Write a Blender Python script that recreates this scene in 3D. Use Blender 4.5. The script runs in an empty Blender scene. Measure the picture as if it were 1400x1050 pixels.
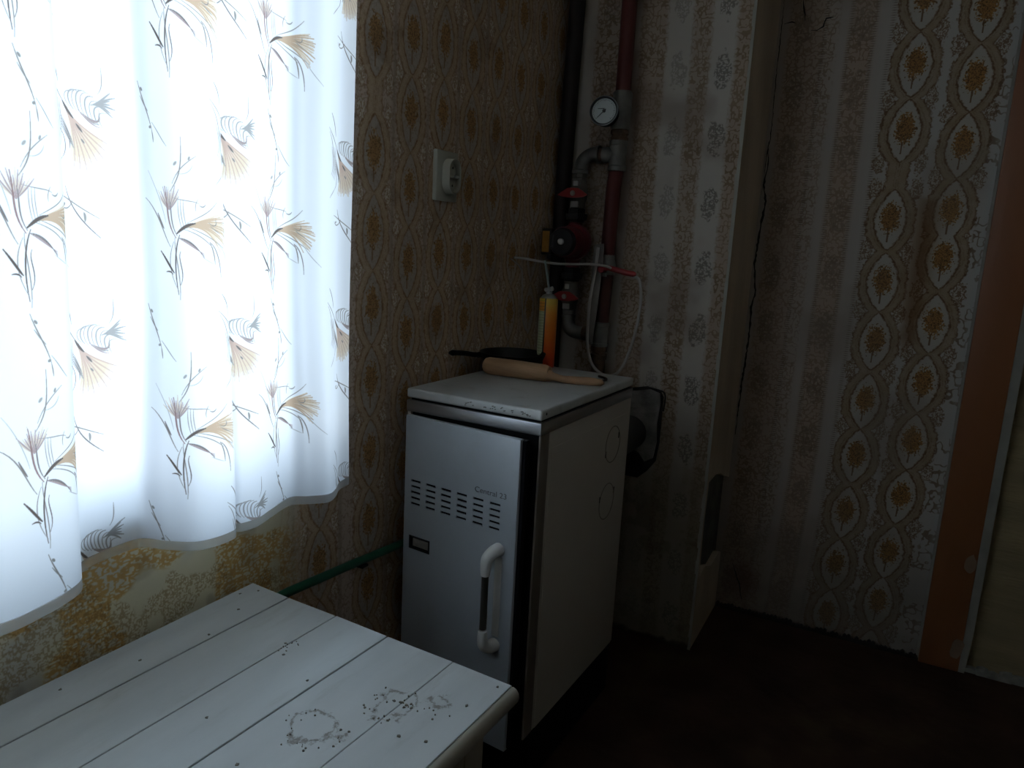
import bpy, bmesh, math, random
import numpy as np
from mathutils import Vector, Matrix
random.seed(7); rng = np.random.default_rng(7)
S = bpy.context.scene; COL = S.collection; PI = math.pi

# ---------------------------------------------------------------- camera, sky, exposure
cam = bpy.data.cameras.new('camera'); camo = bpy.data.objects.new('camera', cam); COL.objects.link(camo)
yaw, pitch, roll, F = -0.4770, 0.18895, 0.0515, 1015.66
f = Vector((math.sin(yaw)*math.cos(pitch), math.cos(yaw)*math.cos(pitch), -math.sin(pitch)))
r0 = Vector((math.cos(yaw), -math.sin(yaw), 0)); u0 = r0.cross(f)
rr = math.cos(roll)*r0 + math.sin(roll)*u0; uu = -math.sin(roll)*r0 + math.cos(roll)*u0
camo.matrix_world = Matrix(((rr.x, uu.x, -f.x, .98147), (rr.y, uu.y, -f.y, -2.14902), (rr.z, uu.z, -f.z, 1.21421), (0, 0, 0, 1)))
cam.sensor_width = 36; cam.lens = F/1400*36; cam.clip_start = .02
S.camera = camo

SKY = 12.0
w = bpy.data.worlds.new('sky'); S.world = w; w.use_nodes = True
nt = w.node_tree; nt.nodes.clear()
wo = nt.nodes.new('ShaderNodeOutputWorld'); bg = nt.nodes.new('ShaderNodeBackground')
tc = nt.nodes.new('ShaderNodeTexCoord'); sp = nt.nodes.new('ShaderNodeSeparateXYZ'); cr = nt.nodes.new('ShaderNodeValToRGB')
nt.links.new(tc.outputs['Generated'], sp.inputs[0]); nt.links.new(sp.outputs[2], cr.inputs[0])
nt.links.new(cr.outputs[0], bg.inputs[0]); nt.links.new(bg.outputs[0], wo.inputs[0])
e = cr.color_ramp.elements; e[0].position = 0; e[0].color = (.95, .965, 1, 1); e[1].position = .7; e[1].color = (.53, .73, 1, 1)
bg.inputs[1].default_value = SKY
pl = bpy.data.lights.new('window_portal', 'AREA'); pl.shape = 'RECTANGLE'; pl.size = 1.45; pl.size_y = 1.51
pl.cycles.is_portal = True
plo = bpy.data.objects.new('window_portal', pl); COL.objects.link(plo)
plo.location = (-.21, -1.805, 1.555); plo.rotation_euler = (PI/2, 0, -PI/2)
S.view_settings.view_transform = 'Standard'; S.view_settings.look = 'None'
S.view_settings.exposure = 0; S.view_settings.gamma = 1; S.view_settings.use_curve_mapping = False
S.cycles.max_bounces = 10; S.cycles.diffuse_bounces = 8; S.cycles.transparent_max_bounces = 12

# ---------------------------------------------------------------- helpers
class MB:
    """collects shapes into one mesh"""
    def __init__(s): s.bm = bmesh.new()
    def box(s, a, b, bev=0, M=None, seg=2, mi=0):
        a = Vector(a); b = Vector(b)
        r = bmesh.ops.create_cube(s.bm, size=1)
        vs = r['verts']; c = (a+b)/2; d = b-a
        for v in vs: v.co = Vector((c.x+v.co.x*d.x, c.y+v.co.y*d.y, c.z+v.co.z*d.z))
        if bev:
            es = list({e for v in vs for e in v.link_edges})
            q = bmesh.ops.bevel(s.bm, geom=es, offset=bev, segments=seg, affect='EDGES', profile=.5)
            vs = list({v for v in q['verts']} | {v for v in vs if v.is_valid})
        fs = {f for v in vs for f in v.link_faces}
        for f_ in fs: f_.material_index = mi
        if M is not None:
            for v in vs: v.co = M @ v.co
        return s
    def ring(s, c, ax, r, seg, ref=None):
        ax = ax.normalized()
        t = ref if ref is not None else (Vector((0, 0, 1)) if abs(ax.z) < .9 else Vector((1, 0, 0)))
        p = (t - ax*t.dot(ax)).normalized(); q = ax.cross(p)
        return [s.bm.verts.new(c + (p*math.cos(2*PI*i/seg) + q*math.sin(2*PI*i/seg))*r) for i in range(seg)], p
    def loft(s, pts, rad, seg=14, cap=True, mi=0):
        pts = [Vector(p) for p in pts]; n = len(pts); rings = []; ref = None
        for i, p in enumerate(pts):
            t = (pts[min(i+1, n-1)] - pts[max(i-1, 0)])
            if t.length < 1e-7: t = pts[-1]-pts[0]
            R, ref = s.ring(p, t, rad[i] if hasattr(rad, '__len__') else rad, seg, ref); rings.append(R)
        for a, b in zip(rings, rings[1:]):
            for i in range(seg):
                f_ = s.bm.faces.new((a[i], a[(i+1) % seg], b[(i+1) % seg], b[i])); f_.material_index = mi
        if cap:
            s.bm.faces.new(rings[0][::-1]).material_index = mi; s.bm.faces.new(rings[-1]).material_index = mi
        return s
    def lathe(s, o, ax, prof, seg=20, mi=0, cap=True):
        """prof: (distance along the axis, radius)"""
        o = Vector(o); ax = Vector(ax).normalized(); rings = []; ref = None
        for d, r in prof:
            R, ref = s.ring(o+ax*d, ax, max(r, 1e-4), seg, ref); rings.append(R)
        for a, b in zip(rings, rings[1:]):
            for i in range(seg):
                f_ = s.bm.faces.new((a[i], a[(i+1) % seg], b[(i+1) % seg], b[i])); f_.material_index = mi
        if cap: s.bm.faces.new(rings[0][::-1]); s.bm.faces.new(rings[-1])
        return s
    def prism(s, poly, h0, h1, axes=(0, 1, 2), mi=0):
        """poly in the plane axes[0], axes[1], extruded along axes[2]"""
        def P(u, v, h):
            c = [0, 0, 0]; c[axes[0]] = u; c[axes[1]] = v; c[axes[2]] = h; return Vector(c)
        a = [s.bm.verts.new(P(u, v, h0)) for u, v in poly]; b = [s.bm.verts.new(P(u, v, h1)) for u, v in poly]
        n = len(poly)
        for i in range(n): s.bm.faces.new((a[i], a[(i+1) % n], b[(i+1) % n], b[i])).material_index = mi
        s.bm.faces.new(a[::-1]).material_index = mi; s.bm.faces.new(b).material_index = mi
        return s
    def build(s, name, mats, parent=None, smooth=True, kind=None, ang=40, **tags):
        bmesh.ops.recalc_face_normals(s.bm, faces=s.bm.faces)
        me = bpy.data.meshes.new(name); s.bm.to_mesh(me); s.bm.free()
        for m in (mats if isinstance(mats, (list, tuple)) else [mats]): me.materials.append(m)
        if smooth:
            me.shade_smooth()
            me.set_sharp_from_angle(angle=math.radians(ang))
        o = bpy.data.objects.new(name, me); COL.objects.link(o)
        if parent is not None: o.parent = parent
        if kind: o['kind'] = kind
        for k, v in tags.items(): o[k] = v
        return o
def thing(name, label, cat, loc=(0, 0, 0), rz=0, group=None):
    o = bpy.data.objects.new(name, None); COL.objects.link(o); o.location = loc; o.rotation_euler = (0, 0, rz)
    o.empty_display_size = .05
    o['label'] = label; o['category'] = cat
    if group: o['group'] = group
    bpy.context.view_layer.update()
    return o
def keep(o, parent):
    """parent o, built in world coordinates, without moving it"""
    o.parent = parent; o.matrix_parent_inverse = parent.matrix_world.inverted(); return o
def smooth_path(pts, n=8):
    pts = [Vector(p) for p in pts]; out = []
    P = [pts[0]*2-pts[1]] + pts + [pts[-1]*2-pts[-2]]
    for i in range(1, len(P)-2):
        for k in range(n):
            t = k/n; a, b, c, d = P[i-1:i+3]
            out.append(.5*((2*b)+(c-a)*t+(2*a-5*b+4*c-d)*t*t+(3*b-a-3*c+d)*t**3))
    out.append(pts[-1]); return out

# ---- materials
def srgb(c):
    c = [x/255 for x in c]
    return tuple(x/12.92 if x <= .04045 else ((x+.055)/1.055)**2.4 for x in c)
def mat(name, col, rough=.6, metal=0, var=.12, scale=12, bump=.0, bscale=60, spec=.4, stretch=None, dirt=None, dirt_scale=4, dirt_amt=.5):
    m = bpy.data.materials.new(name); m.use_nodes = True; t = m.node_tree; N = t.nodes; L = t.links
    b = N['Principled BSDF']; b.inputs['Roughness'].default_value = rough; b.inputs['Metallic'].default_value = metal
    b.inputs['Specular IOR Level'].default_value = spec
    co = N.new('ShaderNodeTexCoord'); mp = N.new('ShaderNodeMapping'); L.new(co.outputs['Object'], mp.inputs[0])
    if stretch: mp.inputs['Scale'].default_value = stretch
    n = N.new('ShaderNodeTexNoise'); n.inputs['Scale'].default_value = scale; n.inputs['Detail'].default_value = 6; L.new(mp.outputs[0], n.inputs['Vector'])
    r = N.new('ShaderNodeValToRGB'); L.new(n.outputs['Fac'], r.inputs[0])
    a = r.color_ramp.elements; a[0].position = .3; a[1].position = .7
    a[0].color = tuple(max(0, x*(1-var)) for x in col)+(1,); a[1].color = tuple(min(1, x*(1+var)) for x in col)+(1,)
    out = r.outputs[0]
    if dirt:
        n2 = N.new('ShaderNodeTexNoise'); n2.inputs['Scale'].default_value = dirt_scale; n2.inputs['Detail'].default_value = 8; n2.inputs['Roughness'].default_value = .7
        L.new(mp.outputs[0], n2.inputs['Vector'])
        r2 = N.new('ShaderNodeValToRGB'); L.new(n2.outputs['Fac'], r2.inputs[0])
        r2.color_ramp.elements[0].position = .55; r2.color_ramp.elements[1].position = .72
        r2.color_ramp.elements[1].color = (dirt_amt,)*3+(1,); r2.color_ramp.elements[0].color = (0, 0, 0, 1)
        mx = N.new('ShaderNodeMix'); mx.data_type = 'RGBA'; L.new(r2.outputs[0], mx.inputs[0]); L.new(out, mx.inputs[6]); mx.inputs[7].default_value = tuple(dirt)+(1,)
        out = mx.outputs[2]
    L.new(out, b.inputs['Base Color'])
    if bump:
        n3 = N.new('ShaderNodeTexNoise'); n3.inputs['Scale'].default_value = bscale; n3.inputs['Detail'].default_value = 5; L.new(mp.outputs[0], n3.inputs['Vector'])
        bp = N.new('ShaderNodeBump'); bp.inputs['Strength'].default_value = bump; bp.inputs['Distance'].default_value = .01
        L.new(n3.outputs['Fac'], bp.inputs['Height']); L.new(bp.outputs[0], b.inputs['Normal'])
    return m

# ---- numpy drawn prints (flat print only: wallpaper, curtain)
def vnoise(U, V, f, seed):
    g = np.random.default_rng(seed).random((257, 257)).astype(np.float32)
    x = U*f; y = V*f; xi = np.floor(x).astype(int); yi = np.floor(y).astype(int)
    fx = (x-xi).astype(np.float32); fy = (y-yi).astype(np.float32); fx = fx*fx*(3-2*fx); fy = fy*fy*(3-2*fy)
    xi %= 256; yi %= 256
    return (g[yi, xi]*(1-fx)+g[yi, xi+1]*fx)*(1-fy)+(g[yi+1, xi]*(1-fx)+g[yi+1, xi+1]*fx)*fy
def fbm(U, V, f, seed, o=4):
    a = 0; w_ = .5; t = 0
    for k in range(o): a = a+w_*vnoise(U, V, f*2**k, seed+k); t += w_; w_ *= .55
    return a/t
def sst(x, a, b):
    t = np.clip((x-a)/(b-a), 0, 1); return t*t*(3-2*t)
def mixc(C, col, m):
    for k in range(3): C[..., k] = C[..., k]*(1-m)+col[k]*m
def to_image(name, C):
    h, w_ = C.shape[:2]; im = bpy.data.images.new(name, w_, h, alpha=(C.shape[2] == 4))
    A = np.ones((h, w_, 4), np.float32); A[..., :C.shape[2]] = C
    im.pixels.foreach_set(A.ravel()); im.update(); im.pack(); return im
def grid(u0_, u1_, v0_, v1_, px):
    w_ = int((u1_-u0_)/px); h = int((v1_-v0_)/px)
    return np.meshgrid(np.linspace(u0_, u1_, w_, dtype=np.float32), np.linspace(v0_, v1_, h, dtype=np.float32))

def ogee_column(C, U, V, uc, zs, P, W, base, tan, line, gold, amt=1.0, seed=3):
    """one chain of medallions: uc column centre(z) , zs medallion centres, P period, W column width"""
    zs = np.sort(np.array(zs)); V_ = V[:, 0]
    idx = np.abs(V_[:, None]-zs[None]).argmin(1); v1 = (V_-zs[idx])
    cu = np.interp(V_, [p[0] for p in uc], [p[1] for p in uc])
    cols = (U[0] > uc[0][1]-W*.9) & (U[0] < uc[0][1]+W*.9); c0 = np.where(cols)[0]
    if len(c0) == 0: return
    sl = slice(max(c0[0]-6, 0), c0[-1]+6)
    Us = U[:, sl]; Vs = V[:, sl]; u = Us-cu[:, None]; v = np.repeat(v1[:, None], u.shape[1], 1)
    n1 = fbm(Us, Vs, 90, seed, 2)-.5; n2 = vnoise(Us, Vs, 260, seed+9)-.5; n3 = vnoise(Us, Vs, 420, seed+19)-.5
    a = np.abs(u)/W; q = v/P
    inner = -.02+.30*np.clip(np.cos(PI*q), 0, 1)**.72*(1-.12*q)
    outer = np.maximum(inner, 0)+.13+.06*np.abs(np.sin(PI*q))
    d1 = a-inner+n1*.03+n2*.03; d2 = a-outer+n1*.05+n2*.05
    sub = C[:, sl]
    band = sst(d1, -.01, .01)*(1-sst(d2, -.01, .01))
    mixc(sub, PALE*.97, (1-sst(d1, -.01, .01))*amt*.7)
    mixc(sub, tan, band*.85*amt*(.75+.5*vnoise(Us, Vs, 60, seed+3)))
    # hatch inside band
    wr = np.abs(np.sin((v*900+n1*9+a*30)))**3
    mixc(sub, line, band*wr*.22*amt)
    mixc(sub, line, np.exp(-(d1/.020)**2)*np.clip(.95*amt*(.5+1.0*vnoise(Us, Vs, 120, seed+5)), 0, 1))
    mixc(sub, line, np.exp(-((d1-.06)/.010)**2)*.55*amt*vnoise(Us, Vs, 150, seed+8))
    mixc(sub, line, np.exp(-(d2/.020)**2)*np.clip(.85*amt*(.4+1.0*vnoise(Us, Vs, 120, seed+6)), 0, 1))
    # side sprigs at the waists
    for sgn in (-1, 1):
        qq = (np.abs(v)-P/2); du = u-sgn*W*.36
        rr_ = np.sqrt((du/W/.085)**2+(qq/P/.13)**2); rr_ = rr_+n1*.7+n2*.8
        mixc(sub, base, (1-sst(rr_, .95, 1.1))*.8*amt)
        mixc(sub, line, np.exp(-((rr_-1.05)/.16)**2)*.8*amt)
        mixc(sub, line, (1-sst(rr_+n3*1.6, .35, .6))*.7*amt)
    # flower
    th = np.arctan2(v/P, u/W*1.0); rad = np.sqrt((u/W/.20)**2+((v-.006)/P/.27)**2)
    jag = rad+.22*np.abs(np.sin(th*7+n1*6))-.1+n2*.5+n3*.35
    fl = 1-sst(jag, .78, .95)
    mixc(sub, gold, fl*.92*amt)
    mixc(sub, tuple(x*.5 for x in line), fl*(sst(np.abs(n3)+np.abs(n2)*.6, .28, .4))*.6*amt)
    stem = (np.abs(u+.002) < .0022)*(v < -P*.17)*(v > -P*.36)
    mixc(sub, line, stem*.8*amt)
def worms(U, V, f, seed, lo=.035):
    n = vnoise(U, V, f, seed)*.65+vnoise(U, V, f*1.9, seed+1)*.35
    return 1-sst(np.abs(n-.5), lo, lo*1.8)

def paper_mat(name, im, axis, rng_, rough=.8, bump=.35):
    m = bpy.data.materials.new(name); m.use_nodes = True; t = m.node_tree; N = t.nodes; L = t.links
    b = N['Principled BSDF']; b.inputs['Roughness'].default_value = rough; b.inputs['Specular IOR Level'].default_value = .25
    co = N.new('ShaderNodeTexCoord'); s_ = N.new('ShaderNodeSeparateXYZ'); L.new(co.outputs['Object'], s_.inputs[0])
    u0_, u1_, v0_, v1_ = rng_; cm = N.new('ShaderNodeCombineXYZ')
    for i, (ax, lo, hi) in enumerate(((axis, u0_, u1_), (2, v0_, v1_))):
        mr = N.new('ShaderNodeMapRange'); mr.clamp = False; L.new(s_.outputs[ax], mr.inputs[0]); mr.inputs[1].default_value = lo; mr.inputs[2].default_value = hi
        L.new(mr.outputs[0], cm.inputs[i])
    it = N.new('ShaderNodeTexImage'); it.image = im; it.extension = 'EXTEND'; L.new(cm.outputs[0], it.inputs[0])
    L.new(it.outputs[0], b.inputs['Base Color'])
    n = N.new('ShaderNodeTexNoise'); n.inputs['Scale'].default_value = 9; n.inputs['Detail'].default_value = 8; L.new(co.outputs['Object'], n.inputs['Vector'])
    ad = N.new('ShaderNodeMath'); ad.operation = 'MULTIPLY_ADD'; L.new(it.outputs[0], ad.inputs[0]); ad.inputs[1].default_value = .35; L.new(n.outputs['Fac'], ad.inputs[2])
    bp = N.new('ShaderNodeBump'); bp.inputs['Strength'].default_value = bump; bp.inputs['Distance'].default_value = .008
    L.new(ad.outputs[0], bp.inputs['Height']); L.new(bp.outputs[0], b.inputs['Normal'])
    return m

PALE = np.array((166, 157, 145))/255; TAN = np.array((140, 122, 98))/255; LINE = np.array((92, 66, 42))/255; GOLD = np.array((138, 96, 46))/255
# -- window wall paper
RL = (-2.1, .02, 0, 2.5)
U, V = grid(*RL, .0016)
C = np.empty(U.shape+(3,), np.float32); C[:] = np.array((206, 184, 166))/255
mixc(C, (.50, .44, .38), fbm(U, V, 4, 11)*.4)
mixc(C, LINE, worms(U, V, 110, 21)*.30)
for k, uc in enumerate(np.arange(-.905, .03, .1235).tolist()+[-1.063, -1.2, -1.335]):
    z0 = {0: 1.382-.006, 1: 1.313}.get(k, 1.325 if k % 2 else 1.332)
    P = .157; zs = [z0+P*j for j in range(-9, 9)]
    if k == 0: zs = [z0+P*j for j in range(-9, 1)]+[1.596+P*j for j in range(0, 6)]
    ogee_column(C, U, V, [(0, uc), (3, uc)], zs, P, .125, np.minimum(PALE*1.36, .86), TAN*1.34, LINE*1.4, GOLD*1.22, amt=.74, seed=30+k*7)
    wv = np.exp(-((U-uc-.062)/.006)**2); mixc(C, TAN*.9, wv*.35)
# old yellowed lower part under the window, ochre leaf print
low = (1-sst(V+.05*fbm(U, V, 7, 77), .80, .86))*(1-sst(U, -1.2, -1.08))
lc = C.copy(); lc[:] = np.array((200, 189, 158))/255; mixc(lc, (.68, .66, .62), sst(fbm(U, V, 5, 88), .46, .62)*.75)  # base colour lifted to stand in for light leaking below the curtain
w1 = worms(U*.8, V*1.3, 150, 91, .10)*sst(fbm(U, V, 11, 95, 2), .46, .54); mixc(lc, (.70, .52, .26), w1*.8)
w2 = worms(U, V, 230, 99, .07)*sst(fbm(U, V, 16, 98, 2), .5, .57); mixc(lc, (.46, .34, .18), w2*.45)
m_ = low[..., None]; C = C*(1-m_)+lc*m_
mixc(C, (.35, .28, .22), sst(fbm(U, V, 12, 55), .66, .78)*.2)
C *= (.9+.2*fbm(U, V, 3, 66))[..., None]
IM_LEFT = to_image('window_wall_print', C)
# -- chimney breast paper
RB = (0, .54, 0, 2.5)
U, V = grid(*RB, .0014)
C = np.empty(U.shape+(3,), np.float32); C[:] = np.array((178, 168, 157))/255
def stripe(C, U, a, b, col, k, soft=.008): mixc(C, col, sst(U, a-soft, a+soft)*(1-sst(U, b-soft, b+soft))*k)
wob = U+.006*(fbm(U, V, 10, 5)-.5)
for a, b, k in ((.09, .17, .4), (.225, .30, .6), (.375, .425, .55), (.495, .537, .7)):
    stripe(C, wob, a, b, (.60, .51, .43), k)
    msk = sst(wob, a-.01, a+.006)*(1-sst(wob, b-.006, b+.01))
    mixc(C, (.38, .29, .18), worms(U, V, 95, 201, .06)*msk*.5*(.4+fbm(U, V, 8, 203)))
for zz in np.arange(.1, 2.5, .178):
    for uc, s_ in ((.465, 1), (.34, .5), (.13, .45)):
        rr_ = np.sqrt(((wob-uc)/.024)**2+((V-zz)/.05)**2)+.6*(vnoise(U, V, 90, 210)-.5)
        mixc(C, (.34, .32, .29), (1-sst(rr_, .8, 1.0))*worms(U, V, 170, 221, .10)*.6*s_)
mixc(C, (.42, .35, .30), sst(fbm(U, V, 5, 230), .55, .8)*.35)
mixc(C, (.36, .25, .23), np.exp(-((wob-.20)/.04)**2)*.35*sst(fbm(U, V, 5, 231), .4, .6))
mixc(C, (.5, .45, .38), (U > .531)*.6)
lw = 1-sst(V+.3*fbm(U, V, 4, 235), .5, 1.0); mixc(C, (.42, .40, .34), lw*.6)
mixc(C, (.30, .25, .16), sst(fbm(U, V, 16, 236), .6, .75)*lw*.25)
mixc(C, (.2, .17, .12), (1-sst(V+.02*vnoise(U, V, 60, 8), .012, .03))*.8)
IM_BREAST = to_image('chimney_print', C)
# -- far wall paper
RF = (.5, 1.3, 0, 2.5)
U, V = grid(*RF, .0012)
C = np.empty(U.shape+(3,), np.float32); C[:] = np.array((165, 158, 150))/255
mixc(C, (.60, .54, .49), (1-sst(U, .80, .90))*.6)
ctr = np.interp(V[:, 0], [0, .25, .6, 1, 1.8, 2.5], [-.03, -.018, -.004, 0, .004, .01])[:, None]
wob = U-ctr+.005*(fbm(U, V, 10, 305)-.5)
for a, b, k in ((.565, .665, .6), (.735, .80, .75), (.665, .70, .25)):
    stripe(C, wob, a, b, (.60, .50, .42), k*.8, .014)
    msk = sst(wob, a-.01, a+.006)*(1-sst(wob, b-.006, b+.01))
    mixc(C, (.36, .27, .18), worms(U, V, 95, 301, .06)*msk*.42*(.3+fbm(U, V, 8, 303)))
for a in (.665, .735, .80, .845):
    mk = np.exp(-((wob-a)/.006)**2)*(np.sin(V*950) > .1); mixc(C, (.36, .31, .26), mk*.5)
P = .178
for uc in (.60, .77):
    for zz in np.arange(.1, 2.5, P):
        rr_ = np.sqrt(((wob-uc)/.028)**2+((V-zz)/.06)**2)+.5*(vnoise(U, V, 90, 310)-.5)
        mixc(C, (.42, .36, .3), (1-sst(rr_, .8, 1.0))*worms(U, V, 140, 321, .12)*.5)
za = [1.762, 1.584, 1.333, 1.151, .973, .787, .611, .425, .245, .07, 1.94, 2.118, 2.3]
zb = [1.719, 1.541, 1.362, 1.228, 1.041, .862, .681, .506, .322, .152, -.03, 1.9, 2.08, 2.26]
ogee_column(C, U, V, [(0, .892), (.245, .898), (.6, .913), (1, .921), (1.33, .914), (1.76, .923), (2.5, .926)], za, P, .152, PALE, TAN, LINE, GOLD, .95, 341)
ogee_column(C, U, V, [(0, 1.028), (.322, 1.043), (.6, 1.057), (1, 1.066), (1.33, 1.064), (1.72, 1.075), (2.5, 1.08)], zb, P, .15, PALE, TAN, LINE, GOLD*1.05, 1.0, 342)
ed = sst(wob, 1.125, 1.13); w3 = worms(U, V, 60, 351, .05)*sst(fbm(U, V, 22, 353, 2), .5, .55)
mixc(C, (.36, .28, .2), w3*ed*.7)
mixc(C, (.62, .62, .6), np.exp(-((U-1.155)/.008)**2)*.4)
stain = np.exp(-((U-1.005)/.03)**2)*sst(fbm(U, V, 6, 361), .5, .62)*sst(V, .8, 1.0)*(1-sst(V, 1.35, 1.5)); mixc(C, (.34, .20, .07), stain*.55)
mixc(C, (.46, .41, .36), sst(fbm(U, V, 4, 371), .5, .8)*.4)
dk = (1-sst(V, .05, .5)); mixc(C, (.36, .33, .29), dk*(.25+.5*fbm(U, V, 10, 375)))  # grime towards the floor, with the downward fade of light painted in
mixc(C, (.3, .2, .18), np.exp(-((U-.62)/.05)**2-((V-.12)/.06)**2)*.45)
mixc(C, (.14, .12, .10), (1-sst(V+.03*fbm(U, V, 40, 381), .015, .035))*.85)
IM_FAR = to_image('far_wall_print', C)

M_LEFT = paper_mat('wallpaper_window_wall', IM_LEFT, 1, RL)
M_BREAST = paper_mat('wallpaper_chimney', IM_BREAST, 0, RB, bump=.6)
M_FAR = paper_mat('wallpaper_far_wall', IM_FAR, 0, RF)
M_PLASTER = mat('bare_plaster', (.30, .27, .23), .9, var=.2, scale=5, bump=.4, bscale=30)
M_TAN = mat('tan_wallpaper', (.42, .335, .24), .85, var=.18, scale=7, bump=.3, bscale=60, stretch=(1, 1, .4))
M_RECESS = mat('exposed_dark_plaster', (.10, .09, .075), .9, var=.35, scale=14, bump=.8, bscale=50)
M_CRACK = mat('crack_shadowed_gap', (.015, .012, .01), .9)
M_FLOOR = mat('worn_brown_floor_paint', (.040, .021, .014), .7, var=.45, scale=6, bump=.2, bscale=25, dirt=(.06, .055, .02), dirt_scale=3, spec=.12)
M_CEIL = mat('old_whitewash', (.82, .77, .68), .9)
M_ORANGE = mat('orange_brown_gloss_paint', (.205, .077, .030), .45, var=.15, scale=5, bump=.1, stretch=(1, 1, .15))
M_STRIP = mat('grey_plaster_edge', (.24, .225, .19), .9, var=.15, scale=12)
M_OLIVE = mat('yellowed_distemper', (.24, .185, .10), .9, var=.25, scale=6, bump=.3, stretch=(.35, 1, 2.2), dirt=(.12, .09, .04), dirt_scale=4)
M_WHITEFRAME = mat('white_window_paint', (.75, .76, .75), .5)

# ---------------------------------------------------------------- the room shell
def struct(o): o['kind'] = 'structure'; return o
WY0, WY1, WZ0, WZ1 = -2.52, -1.09, .805, 2.30
b = MB()
b.box((-.20, -3.5, -.1), (0, 2.2, WZ0)); b.box((-.20, -3.5, WZ1), (0, 2.2, 2.55))
b.box((-.20, WY1, WZ0), (0, 2.2, WZ1)); b.box((-.20, -3.5, WZ0), (0, WY0, WZ1))
struct(b.build('wall_left', M_LEFT, smooth=False))
# chimney breast: plaster core with a paper skin that is broken away low on its right side
b = MB(); b.box((0, .004, 0), (.519, .6, 2.5)); struct(b.build('wall_chimney', M_RECESS, smooth=False))
b = MB(); b.box((0, 0, 0), (.537, .004, 2.5)); wb = struct(b.build('wall_back', M_BREAST, smooth=False))
b = MB()
b.prism([(.004, .535), (.12, .537), (.20, .52), (.25, .50), (.345, .47), (.345, 2.5), (.004, 2.5)], .519, .537, (1, 2, 0))
b.prism([(.004, 0), (.345, 0), (.345, .20), (.30, .215), (.2, .205), (.1, .24), (.03, .225), (.022, .4), (.03, .535), (.004, .535)], .519, .537, (1, 2, 0))
struct(b.build('trim_1', M_TAN, smooth=False))
# ragged paper edge along the outer corner of the chimney
b = MB()
for i in range(60):
    z = i*.042; wdt = .006+.004*random.random()
    b.prism([(.537-wdt, z), (.5385, z-.002), (.5385, z+.0425), (.537-wdt*(.6+.6*random.random()), z+.042)], -.0012, .001, (0, 2, 1))
struct(b.build('trim_2', mat('frayed_paper_edge', (.34, .32, .27), .9), smooth=False))
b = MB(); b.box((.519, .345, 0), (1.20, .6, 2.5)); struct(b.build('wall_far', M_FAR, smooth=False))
# door surround: orange board, plaster strip and the yellowed passage wall inside the opening
b = MB()
b.box((1.167, .327, .0), (1.275, .36, 2.5), .003); tr = b.build('trim_3', M_ORANGE, smooth=True); struct(tr)
b = MB(); b.box((1.160, .339, 0), (1.168, .35, 2.5)); struct(b.build('trim_4', M_STRIP, smooth=False))
b = MB(); b.prism([(1.274, .0), (1.291, 0), (1.297, .12), (1.303, 2.5), (1.274, 2.5)], .33, .37, (0, 2, 1)); struct(b.build('trim_5', M_STRIP, smooth=False))
M_CHIP = mat('chipped_paint_undercoat', (.20, .13, .085), .9, var=.1)
for zc, xc, sc in ((.345, 1.258, 1.0), (.075, 1.262, 1.05), (1.37, 1.268, .6)):
    poly = []
    for k in range(14):
        a = 2*PI*k/14; q = sc*(.8+.35*random.random()); poly.append((xc+math.cos(a)*.017*q, zc+math.sin(a)*.033*q))
    b = MB(); b.prism(poly, .3262, .328, (0, 2, 1)); struct(b.build('paint_chip', M_CHIP, parent=tr, smooth=False))
b = MB(); b.box((1.29, .362, .0), (3.2, .5, .802)); b.box((1.29, .372, .802), (3.2, .5, .812)); b.box((1.29, .366, .812), (3.2, .5, 2.5))
struct(b.build('wall_passage', M_OLIVE, smooth=False))
b = MB()
for i in range(36):
    x = 1.292+i*.03; h = .012+.014*random.random()
    b.prism([(x, 0), (x+.031, 0), (x+.031, h*(.6+.5*random.random())), (x+.015, h), (x, h*.8)], .344-.006*random.random(), .365, (0, 2, 1))
struct(b.build('baseboard_far', mat('crumbled_plaster', (.20, .19, .16), .95, var=.3, scale=40), smooth=False))
# ragged plaster foot of the far wall, coloured as the shadowed floor gap
b = MB()
xs = np.arange(.54, 1.165, .012); hh = [.008+.012*random.random() for _ in xs]
for x, h in zip(xs, hh): b.prism([(x, 0), (x+.0125, 0), (x+.0125, h), (x+.006, h*1.25), (x, h*.9)], .337+.004*random.random(), .346, (0, 2, 1))
struct(b.build('baseboard_back', M_CRACK, smooth=False))
b = MB(); b.box((-.20, -3.5, -.1), (3.2, .6, 0)); struct(b.build('floor', M_FLOOR, smooth=False))
b = MB(); b.box((-.20, -3.5, 2.5), (3.2, .6, 2.6)); struct(b.build('ceiling', M_CEIL, smooth=False))
M_ABSORB = mat('added_light_absorber', (.16, .13, .09), .6)  # added out of view: dark lower walls that cut the low bounced light
b = MB(); b.box((2.49, -3.5, 0), (3.2, .36, 1.15)); b.box((-.20, -3.5, 0), (2.49, -3.29, 1.15)); struct(b.build('unseen_absorber', M_ABSORB, smooth=False))
b = MB(); b.box((2.5, -3.5, 0), (3.2, .36, 2.5)); struct(b.build('wall_right', mat('right_wall', (.74, .69, .60), .9), smooth=False))
b = MB(); b.box((-.20, -3.5, 0), (3.2, -3.3, 2.5)); struct(b.build('wall_front', mat('front_wall', (.70, .67, .62), .9), smooth=False))
b = MB(); b.box((-14, -14, -.9), (-.20, 12, -.8)); struct(b.build('ground', mat('pale_yard', (.30, .30, .28), .9, scale=1), smooth=False))

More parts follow.
